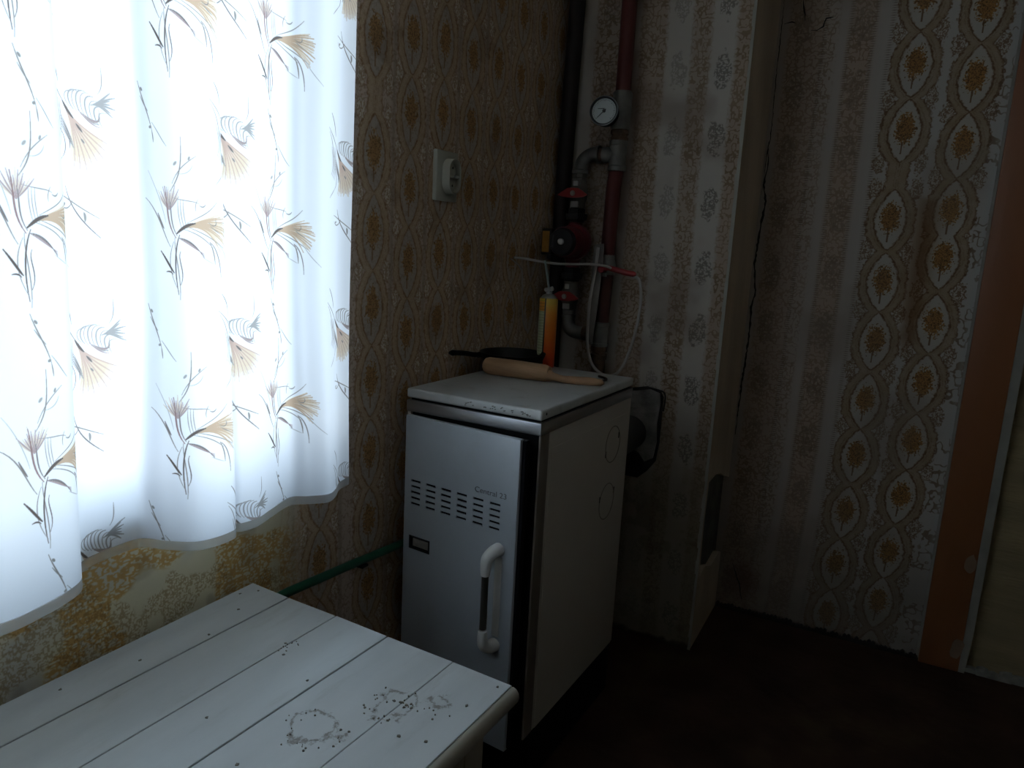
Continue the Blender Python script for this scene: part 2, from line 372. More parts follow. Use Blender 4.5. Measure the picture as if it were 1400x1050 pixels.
# cracks in the far corner
def crack(pts, wd, y, name='crack'):
    b = MB(); P = []
    for (x0, z0), (x1, z1) in zip(pts, pts[1:]):
        n = max(2, int(math.hypot(x1-x0, z1-z0)/.008))
        for k in range(n):
            t = k/n; P.append((x0+(x1-x0)*t+random.uniform(-.0012, .0012), z0+(z1-z0)*t))
    P.append(pts[-1]); n = len(P)
    Ls = []; Rs = []
    for i, (x, z) in enumerate(P):
        a = P[max(0, i-1)]; c = P[min(n-1, i+1)]; dx, dz = c[0]-a[0], c[1]-a[1]; l = math.hypot(dx, dz) or 1
        wv = wd*(.45+.8*random.random())*min(1, .25+4*min(i, n-1-i)/n)
        Ls.append((x-dz/l*wv, z+dx/l*wv)); Rs.append((x+dz/l*wv, z-dx/l*wv))
    for i in range(n-1):
        b.prism([Ls[i], Ls[i+1], Rs[i+1], Rs[i]], y-.0008, y+.002, (0, 2, 1))
    return struct(b.build(name, M_CRACK, smooth=False))
crack([(.546, 1.97), (.546, 1.844), (.547, 1.718), (.550, 1.567), (.546, 1.546), (.543, 1.447), (.541, 1.40)], .0012, .345, 'trim_6')
crack([(.546, 1.56), (.547, 1.52), (.552, 1.50), (.545, 1.43), (.556, 1.38), (.550, 1.301), (.543, 1.186), (.556, 1.093), (.548, 1.046), (.551, .951), (.549, .878), (.545, .80), (.542, .62)], .0032, .345, 'trim_7')
crack([(.552, 1.90), (.575, 1.904), (.585, 1.90)], .002, .345, 'trim_8')
crack([(.60, 1.965), (.607, 1.93), (.612, 1.905)], .0022, .345, 'trim_9')
crack([(.632, 1.876), (.648, 1.874), (.664, 1.884), (.671, 1.906), (.69, 1.908)], .0022, .345, 'trim_10')
crack([(.58, .17), (.61, .10), (.625, .04)], .0018, .345, 'trim_11')

# window behind the curtain
def window():
    b = MB(); X0, X1 = -.16, -.10; t = .055
    for a, c in (((X0, WY0, WZ0), (X1, WY1, WZ0+t)), ((X0, WY0, WZ1-t), (X1, WY1, WZ1)), ((X0, WY0, WZ0+t), (X1, WY0+t, WZ1-t)), ((X0, WY1-t, WZ0+t), (X1, WY1, WZ1-t))):
        b.box(a, c, .004)
    o = struct(b.build('window_1', M_WHITEFRAME))
    ym = (WY0+WY1)/2
    b = MB(); b.box((X0+.005, ym-.035, WZ0+t), (X1+.01, ym+.035, WZ1-t), .004); struct(b.build('mullion', M_WHITEFRAME, o))
    g = bpy.data.materials.new('window_glass'); g.use_nodes = True; N = g.node_tree.nodes; L = g.node_tree.links; N.clear()
    mo = N.new('ShaderNodeOutputMaterial'); mx = N.new('ShaderNodeMixShader'); tr_ = N.new('ShaderNodeBsdfTransparent'); gl = N.new('ShaderNodeBsdfGlossy')
    gl.inputs['Roughness'].default_value = .02; fr = N.new('ShaderNodeFresnel'); fr.inputs[0].default_value = 1.45
    tr_.inputs[0].default_value = (.93, .96, .95, 1)
    L.new(fr.outputs[0], mx.inputs[0]); L.new(tr_.outputs[0], mx.inputs[1]); L.new(gl.outputs[0], mx.inputs[2]); L.new(mx.outputs[0], mo.inputs[0])
    for a, c in ((WY0+t, ym-.035), (ym+.035, WY1-t)):
        b = MB(); b.box((-.132, a, WZ0+t), (-.128, c, WZ1-t)); struct(b.build('pane', g, o, smooth=False))
    b = MB(); b.box((-.10, WY0, WZ0), (-.002, WY1, WZ0+.018), .004); struct(b.build('trim_12', M_WHITEFRAME))
window()

# ---------------------------------------------------------------- curtain
HEM = [(-2.62, .10), (-2.52, .13), (-2.42, .07), (-2.33, .12), (-2.22, .14), (-2.12, .07), (-2.02, .11), (-1.92, .14), (-1.86, .09), (-1.80, .11), (-1.73, .136), (-1.68, .132), (-1.635, .118), (-1.612, .100), (-1.600, .070), (-1.572, .052), (-1.53, .046), (-1.492, .050),
       (-1.478, .086), (-1.458, .121), (-1.43, .133), (-1.398, .133), (-1.385, .124), (-1.379, .112), (-1.370, .121), (-1.34, .124), (-1.30, .112), (-1.245, .098), (-1.222, .118), (-1.195, .139), (-1.165, .130), (-1.135, .112), (-1.105, .106), (-1.098, .104)]
def curtain_profile(n=520):
    P = [Vector((a, b_, 0)) for a, b_ in HEM]; Q = smooth_path(P, 14)
    ss = [0]
    for a, b_ in zip(Q, Q[1:]): ss.append(ss[-1]+(b_-a).length)
    ss = np.array(ss); ys = np.array([q.x for q in Q]); xs_ = np.array([q.y for q in Q])
    s = np.linspace(0, ss[-1], n); return s, np.interp(s, ss, ys), np.interp(s, ss, xs_)
cs, cy, cx = curtain_profile()
STOT = cs[-1]; Z0, Z1 = .765, 2.42
def s_of_y(y): return float(np.interp(y, cy, cs)) if True else 0
# draw the print in (s, z)
PX = .00075; SA = s_of_y(-1.80)
iw = int((STOT-SA)/PX); ih = int((1.66-Z0)/PX)
PR = np.ones((ih, iw, 3), np.float32)
def stroke(pts, wd, col, al=1.0, taper=True):
    pts = np.array(pts, float); n = len(pts)
    for i in range(n-1):
        (x0, y0), (x1, y1) = pts[i], pts[i+1]
        k = (i+.5)/(n-1); wv = wd*(1-.65*abs(2*k-1)**2 if taper else 1); R = wv+.0012
        a0 = int((min(x0, x1)-R-SA)/PX); a1 = int((max(x0, x1)+R-SA)/PX)+2; b0 = int((min(y0, y1)-R-Z0)/PX); b1 = int((max(y0, y1)+R-Z0)/PX)+2
        a0 = max(a0, 0); b0 = max(b0, 0); a1 = min(a1, iw); b1 = min(b1, ih)
        if a0 >= a1 or b0 >= b1: continue
        X, Y = np.meshgrid(SA+np.arange(a0, a1)*PX, Z0+np.arange(b0, b1)*PX)
        dx, dy = x1-x0, y1-y0; L2 = dx*dx+dy*dy+1e-12; t = np.clip(((X-x0)*dx+(Y-y0)*dy)/L2, 0, 1)
        d = np.hypot(X-x0-t*dx, Y-y0-t*dy); m = np.clip((wv/2+PX*.6-d)/(PX*1.2), 0, 1)*al
        for c_ in range(3):
            w_ = PR[b0:b1, a0:a1, c_]; np.minimum(w_, 1-(1-col[c_])*m, out=w_)
def bez(p, n=10):
    p = [np.array(q, float) for q in p]; out = []
    for k in range(n+1):
        t = k/n; q = p
        while len(q) > 1: q = [a*(1-t)+b_*t for a, b_ in zip(q, q[1:])]
        out.append(q[0])
    return out
INK = (.30, .25, .22); SOFT = (.50, .46, .42); BEIGE = (.86, .74, .58); ROSE = (.55, .42, .40); GREY = (.55, .53, .50)
def T(c, pts, sc=1): return [(c[0]+x*sc, c[1]+y*sc) for x, y in pts]
def lily(c, sc=1.0, k=1.0, R=random):
    """spray A: long stems, a trumpet flower opening to the right, seed head upper left"""
    def B(p, w_, col, al=1): stroke(bez(T(c, p, sc)), w_*.9, col, al*k*.86)
    B([(-.018, -.075), (-.024, -.04), (-.02, -.012), (-.012, .004)], .0022, INK)
    B([(-.016, -.082), (-.012, -.05), (-.022, -.02), (-.02, .0)], .0016, SOFT)
    B([(-.018, -.07), (-.036, -.04), (-.03, -.02), (-.022, -.005)], .0013, SOFT)
    B([(-.014, -.062), (-.004, -.045), (-.018, -.03), (-.012, -.018)], .0014, INK)
    B([(-.045, -.018), (-.035, -.03), (-.028, -.042), (-.024, -.046)], .0034, INK); B([(-.037, -.045), (-.03, -.043), (-.026, -.048)], .002, INK)
    B([(-.07, .05), (-.045, .036), (-.04, .005), (-.028, -.012)], .0018, SOFT); B([(-.047, .031), (-.042, .018), (-.038, .012)], .003, INK, .8)
    B([(-.062, .085), (-.044, .06), (-.036, .03), (-.034, .02)], .0012, GREY, .7)
    B([(-.018, .0), (-.034, .02), (-.028, .04), (-.033, .066)], .0028, ROSE); B([(-.016, .003), (-.028, .02), (-.022, .038), (-.026, .05)], .002, INK, .8)
    for i in range(16):
        a = math.radians(40+i*7); l = .018+.012*R.random()
        B([(-.027, .036), (-.027+math.cos(a)*l*.5, .036+math.sin(a)*l*.5), (-.027+math.cos(a)*l, .036+math.sin(a)*l+.004)], .0022, BEIGE if i % 2 else ROSE, .75)
    B([(-.024, .06), (-.008, .078), (-.004, .09), (-.004, .13)], .0019, SOFT); B([(-.02, .07), (-.01, .09), (.005, .10), (.018, .108)], .0013, SOFT)
    B([(-.008, .083), (.004, .083), (.01, .09), (.012, .096)], .0012, GREY, .8)
    B([(-.016, .094), (-.012, .098)], .004, GREY, .8); B([(.006, .102), (.008, .106)], .0035, GREY, .9)
    for dx in (0, .004, .008): B([(-.008+dx, .012), (-.014+dx, .03), (-.012+dx, .05)], .0013, SOFT, .8)
    B([(-.02, .052), (0, .048), (.012, .05), (.02, .046)], .0012, SOFT)
    B([(.014, .036), (.012, .044), (.018, .052)], .0012, SOFT); B([(.020, .044), (.026, .040), (.030, .046)], .002, GREY)
    # trumpet
    for i in range(34):
        t = i/33; y1 = -.016+.050*t+R.uniform(-.003, .003); x1 = .058+.012*math.sin(t*PI)+R.uniform(-.008, .004)
        B([(-.008, .012), (.012, .020+.002*t), (.035, .016+.012*t), (x1, y1)], .0031, BEIGE if i % 4 else (.72, .56, .40), .8)
    B([(-.016, .006), (-.006, .014), (0, .018), (.012, .02)], .0048, INK, .95)
    B([(.0, .02), (.02, .030), (.035, .034), (.05, .05)], .0014, SOFT); B([(.0, .015), (.025, .008), (.04, .0), (.06, -.012)], .0014, SOFT)
    B([(.034, .022), (.044, .014), (.05, .02), (.046, .026)], .0016, INK, .8); B([(.036, .018), (.044, .012), (.054, .008)], .0016, INK, .7)
    # leaves under
    for d in (0, .004, .008, .012): B([(-.014, .0), (.0, .0-d*.5), (.012, -.008-d*.6), (.024, -.026+d*.5)], .0016, ROSE if d > .005 else INK, .85)
    B([(-.006, .012), (.02, .006), (.03, -.004), (.04, -.012)], .0014, SOFT)
    B([(.034, -.004), (.046, -.01), (.052, -.03), (.052, -.052)], .0018, INK, .8); B([(.034, -.004), (.04, -.014), (.042, -.024), (.042, -.034)], .0022, SOFT)
    B([(.05, -.004), (.062, -.02), (.07, -.028), (.085, -.04)], .0011, GREY, .8); B([(.02, -.024), (.03, -.03), (.04, -.034)], .0011, GREY, .7)
def palm(c, sc=1.0, k=1.0, R=random):
    """spray B: striped curled leaf over a drooping beige flower"""
    def B(p, w_, col, al=1): stroke(bez(T(c, p, sc)), w_*.9, col, al*k*.86)
    B([(-.042, .062), (-.032, .05), (-.027, .04), (-.025, .030)], .0020, INK, .85); B([(-.05, .04), (-.035, .028), (-.025, .016), (-.01, .004)], .0016, SOFT)
    B([(-.048, .034), (-.034, .018), (-.036, .0), (-.03, -.004)], .0015, SOFT)
    for i in range(9):
        x = -.012+i*.0055
        hh_ = .36+.64*math.sin(PI*(i+1.5)/11); yb = .006-.0022*i
        B([(x+.006, yb), (x-.007+.001*i, yb+.012*hh_), (x-.003, yb+.030*hh_), (x+.012, yb+.027*hh_)], .0026 if i % 2 else .0014, GREY if i % 2 else SOFT, .85)
    for i in range(6):
        B([(.006+.004*i, .004-.002*i), (.016+.003*i, -.004), (.022+.003*i, -.010), (.034, -.012+.004*i)], .0020, SOFT if i % 2 else ROSE, .85)
    for i in range(7):
        B([(.024, .012), (.036, .016), (.044, .016+.003*(i-3)), (.056+R.uniform(-.008, .002), .016+.0045*(i-3))], .003, GREY, .85)
    B([(.034, .026), (.042, .034), (.040, .045), (.040, .056)], .0014, SOFT)
    for i in range(32):
        a = math.radians(-18-i*3.1); l = .050+.012*R.random()
        B([(-.016, .006), (-.002, -.010), (.006+math.cos(a)*l*.4, -.016+math.sin(a)*l*.4), (.006+math.cos(a)*l*.72, -.016+math.sin(a)*l*.78)], .0030, BEIGE if i % 4 else (.74, .58, .48), .8)
    B([(-.018, .010), (-.01, .0), (-.002, -.006)], .0045, INK, .9); B([(.002, -.012), (.006, -.016), (.010, -.02)], .0035, INK, .85); B([(.008, -.028), (.012, -.032)], .003, INK, .7)
    for i in range(5): B([(-.024, -.004-.003*i), (-.016, -.012-.003*i), (-.01, -.022-.002*i), (-.006+.001*i, -.03-.003*i)], .0016, INK if i % 2 else SOFT, .85)
    for i in range(5): B([(-.040+.004*i, .012), (-.038+.003*i, -.002), (-.03+.003*i, -.012), (-.040+.003*i, -.03-.002*i)], .0015, SOFT, .85)
    B([(-.026, -.02), (-.014, -.03), (-.016, -.045), (-.024, -.05)], .0016, INK, .85); B([(-.024, -.05), (-.036, -.058), (-.044, -.066)], .0013, SOFT, .8)
    B([(-.012, -.025), (-.008, -.034), (-.010, -.04)], .0018, INK, .8)
def twig(c, sc=1.0, k=1.0):
    def B(p, w_, col, al=1): stroke(bez(T(c, p, sc)), w_*.9, col, al*k*.86)
    B([(-.014, .042), (-.008, .022), (.004, .006), (.010, -.016)], .0020, SOFT); B([(.010, -.016), (.012, -.026), (.012, -.032)], .0018, SOFT)
    B([(.011, -.008), (.02, -.018), (.026, -.028), (.034, -.036)], .0014, GREY); B([(-.01, .024), (-.002, .012), (.004, .006)], .002, GREY)
    B([(-.009, .034), (-.006, .031)], .004, GREY); B([(.006, -.014), (.009, -.013)], .004, GREY)
def cross(c, sc=1.0, k=1.0):
    def B(p, w_, col, al=1): stroke(bez(T(c, p, sc)), w_*.9, col, al*k*.86)
    B([(-.016, .03), (-.010, .008), (.012, -.012), (.036, -.030)], .0022, INK, .8); B([(-.032, .020), (-.012, .018), (.012, .004), (.036, -.006)], .0017, SOFT)
    B([(-.030, .010), (-.022, .0), (-.008, .004), (-.004, .014)], .0016, SOFT); B([(.014, .0), (.016, -.004), (.015, -.010)], .0045, GREY)
    B([(-.024, .008), (-.02, .010)], .004, GREY)
R2 = random.Random(4)
HZ = .284
for y in (-1.650, -1.452, -1.262): 
    for j in range(-1, 4): lily((s_of_y(y), .912+HZ*j), 1.0, 1.0, R2)
for y in (-1.583, -1.372, -1.130):
    for j in range(-1, 4):
        palm((s_of_y(y)+(.012 if y < -1.5 else 0), 1.055+HZ*j), 1.05, 1.0, R2)
    for j in range(-1, 3): cross((s_of_y(y)+.004, .932+HZ*j+.006), 1.0)
for y in (-1.655, -1.482, -1.27):
    for j in range(-1, 3): twig((s_of_y(y), 1.065+HZ*j), 1.0)
IM_CUR = to_image('curtain_print', PR)

def curtain_material(name, border=False):
    m = bpy.data.materials.new(name); m.use_nodes = True; N = m.node_tree.nodes; L = m.node_tree.links; N.clear()
    mo = N.new('ShaderNodeOutputMaterial'); df = N.new('ShaderNodeBsdfDiffuse'); tl = N.new('ShaderNodeBsdfTranslucent'); mx = N.new('ShaderNodeMixShader')
    mx.inputs[0].default_value = .55; L.new(df.outputs[0], mx.inputs[1]); L.new(tl.outputs[0], mx.inputs[2])
    if not border:
        uv = N.new('ShaderNodeUVMap'); it = N.new('ShaderNodeTexImage'); it.image = IM_CUR; it.extension = 'EXTEND'
        L.new(uv.outputs[0], it.inputs[0]); cm = N.new('ShaderNodeMix'); cm.data_type = 'RGBA'; cm.blend_type = 'MULTIPLY'; cm.inputs[0].default_value = 1
        L.new(it.outputs[0], cm.inputs[6]); cm.inputs[7].default_value = (.755, .785, .84, 1)
        L.new(cm.outputs[2], df.inputs[0]); L.new(cm.outputs[2], tl.inputs[0])
        L.new(mx.outputs[0], mo.inputs[0])
    else:
        df.inputs[0].default_value = (.6, .6, .6, 1); tl.inputs[0].default_value = (.6, .6, .6, 1)
        tp = N.new('ShaderNodeBsdfTransparent'); m2 = N.new('ShaderNodeMixShader'); m2.inputs[0].default_value = .38
        L.new(tp.outputs[0], m2.inputs[1]); L.new(mx.outputs[0], m2.inputs[2]); L.new(m2.outputs[0], mo.inputs[0])
    return m
def sheet(name, za, zb, nz, material, parent, dx=0, sl=slice(None)):
    s = cs[sl]; y = cy[sl]; x = cx[sl]; n = len(s)
    Zs = np.linspace(za, zb, nz); vs = []; 
    xm = .105
    for z in Zs:
        q_ = min(1, max(0, (z-Z0-.02)/.40)); k = 1-.32*q_*q_*(3-2*q_)
        yy = y+.0*z
        # gentle lean of folds and a slight swing of the hem
        xx = xm+(x-xm)*k+.006*np.sin(s*9+z*2.3)*min(1, (z-za)*3 if za == Z0 else 0)+dx
        yy = y+.006*np.sin(s*6+z*1.7)*min(1, (z-Z0)*2 if z > Z0 else 0)
        vs += [(float(a), float(b_), float(z)) for a, b_ in zip(xx, yy)]
    fs = [(j*n+i, j*n+i+1, (j+1)*n+i+1, (j+1)*n+i) for j in range(nz-1) for i in range(n-1)]
    me = bpy.data.meshes.new(name); me.from_pydata(vs, [], fs); me.materials.append(material); me.shade_smooth()
    uvl = me.uv_layers.new(name='UVMap'); vi = np.empty(len(me.loops), np.int32); me.loops.foreach_get('vertex_index', vi)
    uvs = np.empty((len(vs), 2), np.float32); uvs[:, 0] = np.tile((s-SA)/(STOT-SA), nz); uvs[:, 1] = np.repeat((Zs-Z0)/(1.66-Z0), n)
    uvl.data.foreach_set('uv', uvs[vi].ravel())
    o = bpy.data.objects.new(name, me); COL.objects.link(o); keep(o, parent); return o
cur = thing('curtain', 'white translucent curtain printed with beige lilies, hanging in the window', 'curtain', (.105, -1.85, Z0))
M_CUR = curtain_material('printed_curtain_cloth')
sheet('cloth', Z0, Z1, 70, M_CUR, cur)
sheet('hem_border', Z0-.014, Z0+.001, 3, curtain_material('sheer_hem_border', True), cur)
b = MB(); b.loft([(.105, -2.75, Z1+.01), (.105, -1.0, Z1+.01)], .011, 12)
ro = b.build('curtain_rod', mat('rod_paint', (.5, .45, .38), .5), label='thin rod that carries the printed curtain', category='curtain rod')

# ---------------------------------------------------------------- socket
M_SOCK = mat('cream_plastic', (.40, .385, .31), .45, var=.05, spec=.5)
so = thing('wall_socket', 'cream double wall socket on the patterned wallpaper beside the curtain', 'socket', (0, -.652, 1.355))
b = MB(); b.box((0, -.044, -.056), (.012, .044, .056), .003, seg=3); b.build('back_plate', M_SOCK, so)
b = MB()
def stadium(cy_, cz_, ry, hz, n=12):
    return [(cy_+ry*math.cos(a), cz_+(hz if math.sin(a) >= 0 else -hz)+ry*math.sin(a)) for a in [2*PI*(k+.5)/(2*n) for k in range(2*n)]]
outr = stadium(.004, 0, .026, .014); innr = stadium(.004, 0, .0225, .014)
n = len(outr)
va = [b.bm.verts.new((.010, y, z)) for y, z in outr]; vb = [b.bm.verts.new((.032, y*.97, z*.98)) for y, z in outr]
vc = [b.bm.verts.new((.032, y, z)) for y, z in innr]; vd = [b.bm.verts.new((.018, y, z)) for y, z in innr]
for A, B_ in ((va, vb), (vb, vc), (vc, vd)):
    for i in range(n): b.bm.faces.new((A[i], A[(i+1) % n], B_[(i+1) % n], B_[i]))
b.bm.faces.new(vd)
fr = b.build('outlet_block', M_SOCK, so)
b = MB(); b.box((.017, -.016, -.004), (.030, .024, .004), .001); b.build('divider', M_SOCK, fr)
MD = mat('socket_hole_black', (.01, .01, .01), .5)
for z in (.02, -.02):
    b = MB()
    for dy in (-.009, .009): b.lathe((.0165, .004+dy, z), (1, 0, 0), [(0, .0028), (.002, .0028)], 10)
    b.build('pin_holes', MD, so)
b = MB(); b.lathe((.0165, .004, 0), (1, 0, 0), [(0, .003), (.0145, .003), (.016, .002)], 10); b.build('screw', mat('screw_steel', (.3, .3, .3), .4, 1), so)

# ---------------------------------------------------------------- boiler
BW, BD = .3333, .5089; brot = -.0349
ox, oy = .37039-BW*math.cos(brot), -.83026-BW*math.sin(brot)
ENA = mat('white_enamel', (.40, .43, .46), .28, var=.04, scale=5, spec=.5, dirt=(.33, .33, .31), dirt_scale=7, dirt_amt=.35)
ENS = mat('white_enamel_side', (.46, .42, .36), .45, var=.05, scale=4, spec=.3, dirt=(.36, .32, .26), dirt_scale=4, dirt_amt=.5)
LIDM = mat('chipped_lid_enamel', (.46, .465, .45), .35, var=.05, scale=6, spec=.5, dirt=(.22, .19, .15), dirt_scale=16, dirt_amt=.45)
STEEL = mat('brushed_steel_trim', (.42, .42, .43), .33, .9, var=.15, scale=20, stretch=(.2, .2, 3))
BLACK = mat('black_paint', (.006, .006, .008), .6, spec=.08)
FRAME = mat('brown_grey_frame_edge', (.16, .135, .11), .5, var=.1)
bo = thing('boiler', 'white enamelled upright heating boiler with slotted door', 'boiler', (ox, oy, 0), brot)
b = MB(); b.box((.004, .006, .143), (BW-.004, BD-.002, .862)); b.build('body', BLACK, bo, smooth=False)
b = MB(); b.box((.02, .035, 0), (BW-.004, BD-.006, .145)); b.build('base', BLACK, bo, smooth=False)
# side panel with two round pressed knock-outs
b = MB(); b.box((BW-.004, .040, .143), (BW+.0005, BD, .833), .0015)
sp_ = b.build('side_panel', ENS, bo)
b = MB(); b.box((BW-.004, .052, .143), (BW+.0016, BD-.012, .796), .001); b.build('raised_field', ENS, sp_)
for v_, z_ in ((.399, .7305), (.385, .5846)):
    b = MB(); pts = [(BW+.0012, v_+.046*math.cos(a), z_+.046*math.sin(a)) for a in [2*PI*k/40 for k in range(41)]]
    b.loft(pts, .0018, 6, cap=False); b.build('knock_out_ring', mat('ring_groove', (.24, .215, .18), .6), sp_)
for v_, z_ in ((.357, .712), (.436, .747), (.34, .600), (.43, .603)):
    b = MB(); b.box((BW+.001, v_-.003, z_-.008), (BW+.0025, v_+.003, z_+.008), .001); b.build('tab', MD, sp_)
b = MB(); b.box((BW-.0035, .001, .143), (BW+.001, .040, .835), .0008); b.build('front_corner_post', FRAME, bo)
b = MB(); b.box((-.001, -.001, .143), (.008, .5, .835), .001); b.build('left_panel', ENS, bo)
# trim band
b = MB()
b.box((-.003, -.004, .833), (BW+.003, .004, .8595), .0025); b.box((BW-.006, 0, .833), (BW+.003, BD, .8595), .0025); b.box((-.003, 0, .833), (.004, BD, .8595), .0025)
b.build('trim_band', STEEL, bo)
b = MB(); b.box((-.003, -.004, .864), (BW+.003, BD, .8855), .005, seg=3); lid = b.build('lid', LIDM, bo)
b = MB()
b.lathe((BW+.0025, .016, .876), (1, 0, 0), [(0, .0028), (.001, .0028)], 8); b.build('rivet', MD, lid)
# enamel chips along the lid's front lip
b = MB()
for i in range(26):
    u_ = .20+.11*random.random() if i > 5 else .15+.05*random.random(); z_ = .870+.008*random.random(); l = .0012+.003*random.random()
    b.prism([(u_-l, z_), (u_-l*.2, z_-.0014), (u_+l, z_+.0004), (u_+l*.3, z_+.0016)], -.0046, -.0036, (0, 2, 1))
b.build('enamel_chips', mat('rust_chip', (.13, .115, .095), .9), lid, smooth=False, kind='stuff')
# door, hinged left and slightly ajar
DA = math.radians(4.2); DW, DT = .304, .014
do = bpy.data.objects.new('door', None)
HX, HY = .0085, -.004
DM = Matrix.Translation((HX, HY, 0)) @ Matrix.Rotation(-DA, 4, 'Z')
def door_boolean():
    b = MB(); b.box((0, -DT, .130), (DW, 0, .8285), .0025, M=DM, seg=2)
    d = b.build('door', ENA, bo)
    c = MB()
    for i in range(6):
        for j in range(5):
            u_ = .0205+i*.0432+(.0 if i < 6 else 0); z_ = .6815-j*.0132
            c.box((u_, -DT-.01, z_-.0026), (u_+.0265, .01, z_+.0026), 0, M=DM)
    c.box((.0185, -DT-.01, .5215), (.0785, .01, .5525), 0, M=DM)
    co = c.build('cutter', ENA, bo, smooth=False)
    md = d.modifiers.new('cut', 'BOOLEAN'); md.object = co; md.operation = 'DIFFERENCE'; md.solver = 'EXACT'
    dg = bpy.context.evaluated_depsgraph_get(); dg.update()
    me = bpy.data.meshes.new_from_object(d.evaluated_get(dg)); d.modifiers.clear(); old = d.data; d.data = me; me.name = 'door'
    bpy.data.objects.remove(co); bpy.data.meshes.remove(old)
    me.set_sharp_from_angle(angle=math.radians(30))
    return d
door = door_boolean()
b = MB(); b.box((.004, -DT+.0028, .14), (DW-.004, .002, .82), 0, M=DM); b.box((DW-.012, -.006, .135), (DW+.008, .010, .826), .002, M=DM); b.build('slot_shade_plate', BLACK, door, smooth=False)  # black sheet and edge strip stand in for shade in slots and door gap
b = MB()
a0, a1, z0, z1 = .0185, .0785, .5215, .5525
for q in (((a0, z0), (a1, z0+.003)), ((a0, z1-.003), (a1, z1)), ((a0, z0), (a0+.004, z1)), ((a1-.004, z0), (a1, z1))):
    b.box((q[0][0], -DT-.0012, q[0][1]), (q[1][0], -.003, q[1][1]), .0005, M=DM)
wf = b.build('gauge_window_frame', MD, door)
b = MB(); b.box((a0+.010, -.0125, z0+.007), (a1-.006, -.010, z1-.006), 0, M=DM); b.build('gauge_pane', mat('dusty_gauge_pane', (.27, .25, .225), .25, var=.2, scale=60), wf, smooth=False)
# handle: two white brackets and a dark bar
WP = mat('white_handle_plastic', (.62, .61, .58), .4, var=.03)
hu = .2585
b = MB(); b.box((hu-.002, -DT-.001, .39), (hu+.016, -DT+.004, .57), .001, M=DM); h = b.build('handle', WP, door); b = MB()
for zz, sg in ((.5720, 1), (.3850, -1)):
    P = [(hu+.006, -DT+.002, zz+.014*sg), (hu+.004, -DT-.016, zz+.013*sg), (hu, -DT-.032, zz+.002*sg), (hu, -DT-.036, zz-.020*sg), (hu, -DT-.036, zz-.032*sg)]
    P = smooth_path([DM @ Vector(p) for p in P], 5); n = len(P); b.loft(P, [.0150-.0055*k/(n-1) for k in range(n)], 14)
    q_ = b.build('bracket', WP, h); b = MB()
b.bm.free()
b = MB(); b.loft([DM @ Vector((hu, -DT-.036, z)) for z in (.418, .42, .542, .544)], [.004, .0075, .0075, .004], 12); b.build('grip', mat('dark_brown_grip', (.045, .04, .035), .35), h)
# lettering
def lettering(txt, size, name, m, parent, M, depth=.0004, width=None):
    cu = bpy.data.curves.new(name, 'FONT'); cu.body = txt; cu.size = size; cu.extrude = depth/2; cu.align_x = 'LEFT'
    o = bpy.data.objects.new(name+'_tmp', cu); COL.objects.link(o); bpy.context.view_layer.update()
    dg = bpy.context.evaluated_depsgraph_get(); me = bpy.data.meshes.new_from_object(o.evaluated_get(dg)); bpy.data.objects.remove(o)
    xs_ = [v.co.x for v in me.vertices]; wd = max(xs_)-min(xs_); k = (width/wd) if width else 1
    for v in me.vertices: v.co = M @ Vector((v.co.x*k, -v.co.z, v.co.y))
    me.materials.append(m); me.name = name; q = bpy.data.objects.new(name, me); COL.objects.link(q); q.parent = parent; return q
lettering('Central 23', .0165, 'lettering', mat('lettering_grey', (.12, .12, .12), .6), door, DM @ Matrix.Translation((.196, -DT-.0003, .6975)), width=.080)

# flue elbow stub and broken plaster patch behind the boiler
fp = thing('flue_collar', 'sooty rough flue patch in the chimney wall behind the boiler', 'flue', (.33, 0, .66))
b = MB(); outl = [(.255, .79), (.279, .795), (.331, .807), (.373, .801), (.385, .78), (.384, .719), (.384, .639), (.378, .581), (.354, .546), (.326, .519), (.285, .519), (.25, .53)]
b.prism(outl, -.006, .0, (0, 2, 1)); keep(b.build('soot_ring', mat('soot', (.022, .02, .018), .95, var=.5, scale=40, bump=.8), smooth=False), fp)
inn = [(.258, .785), (.30, .790), (.345, .800), (.374, .792), (.378, .76), (.373, .70), (.377, .64), (.370, .59), (.345, .575), (.325, .60), (.30, .61), (.262, .60)]
b = MB(); b.prism(inn, -.012, -.004, (0, 2, 1)); keep(b.build('mortar_fill', mat('sooty_mortar', (.22, .205, .185), .95, var=.6, scale=14, bump=1.0, bscale=40, dirt=(.03, .03, .03), dirt_scale=9, dirt_amt=1), smooth=False), fp)
b = MB(); b.loft(smooth_path([(.292, -.312, .66), (.292, -.22, .66), (.292, -.10, .66), (.292, -.004, .66)], 4), .052, 24)
keep(b.build('flue_pipe', mat('dark_flue_sheet', (.05, .05, .05), .6, .3)), fp)
b = MB(); b.loft(smooth_path([(.366, -.008, .797), (.382, -.012, .80), (.392, -.012, .785), (.39, -.012, .74)], 5), .0025, 8)
keep(b.build('bent_wire', mat('sooty_wire', (.02, .018, .016), .7)), fp)

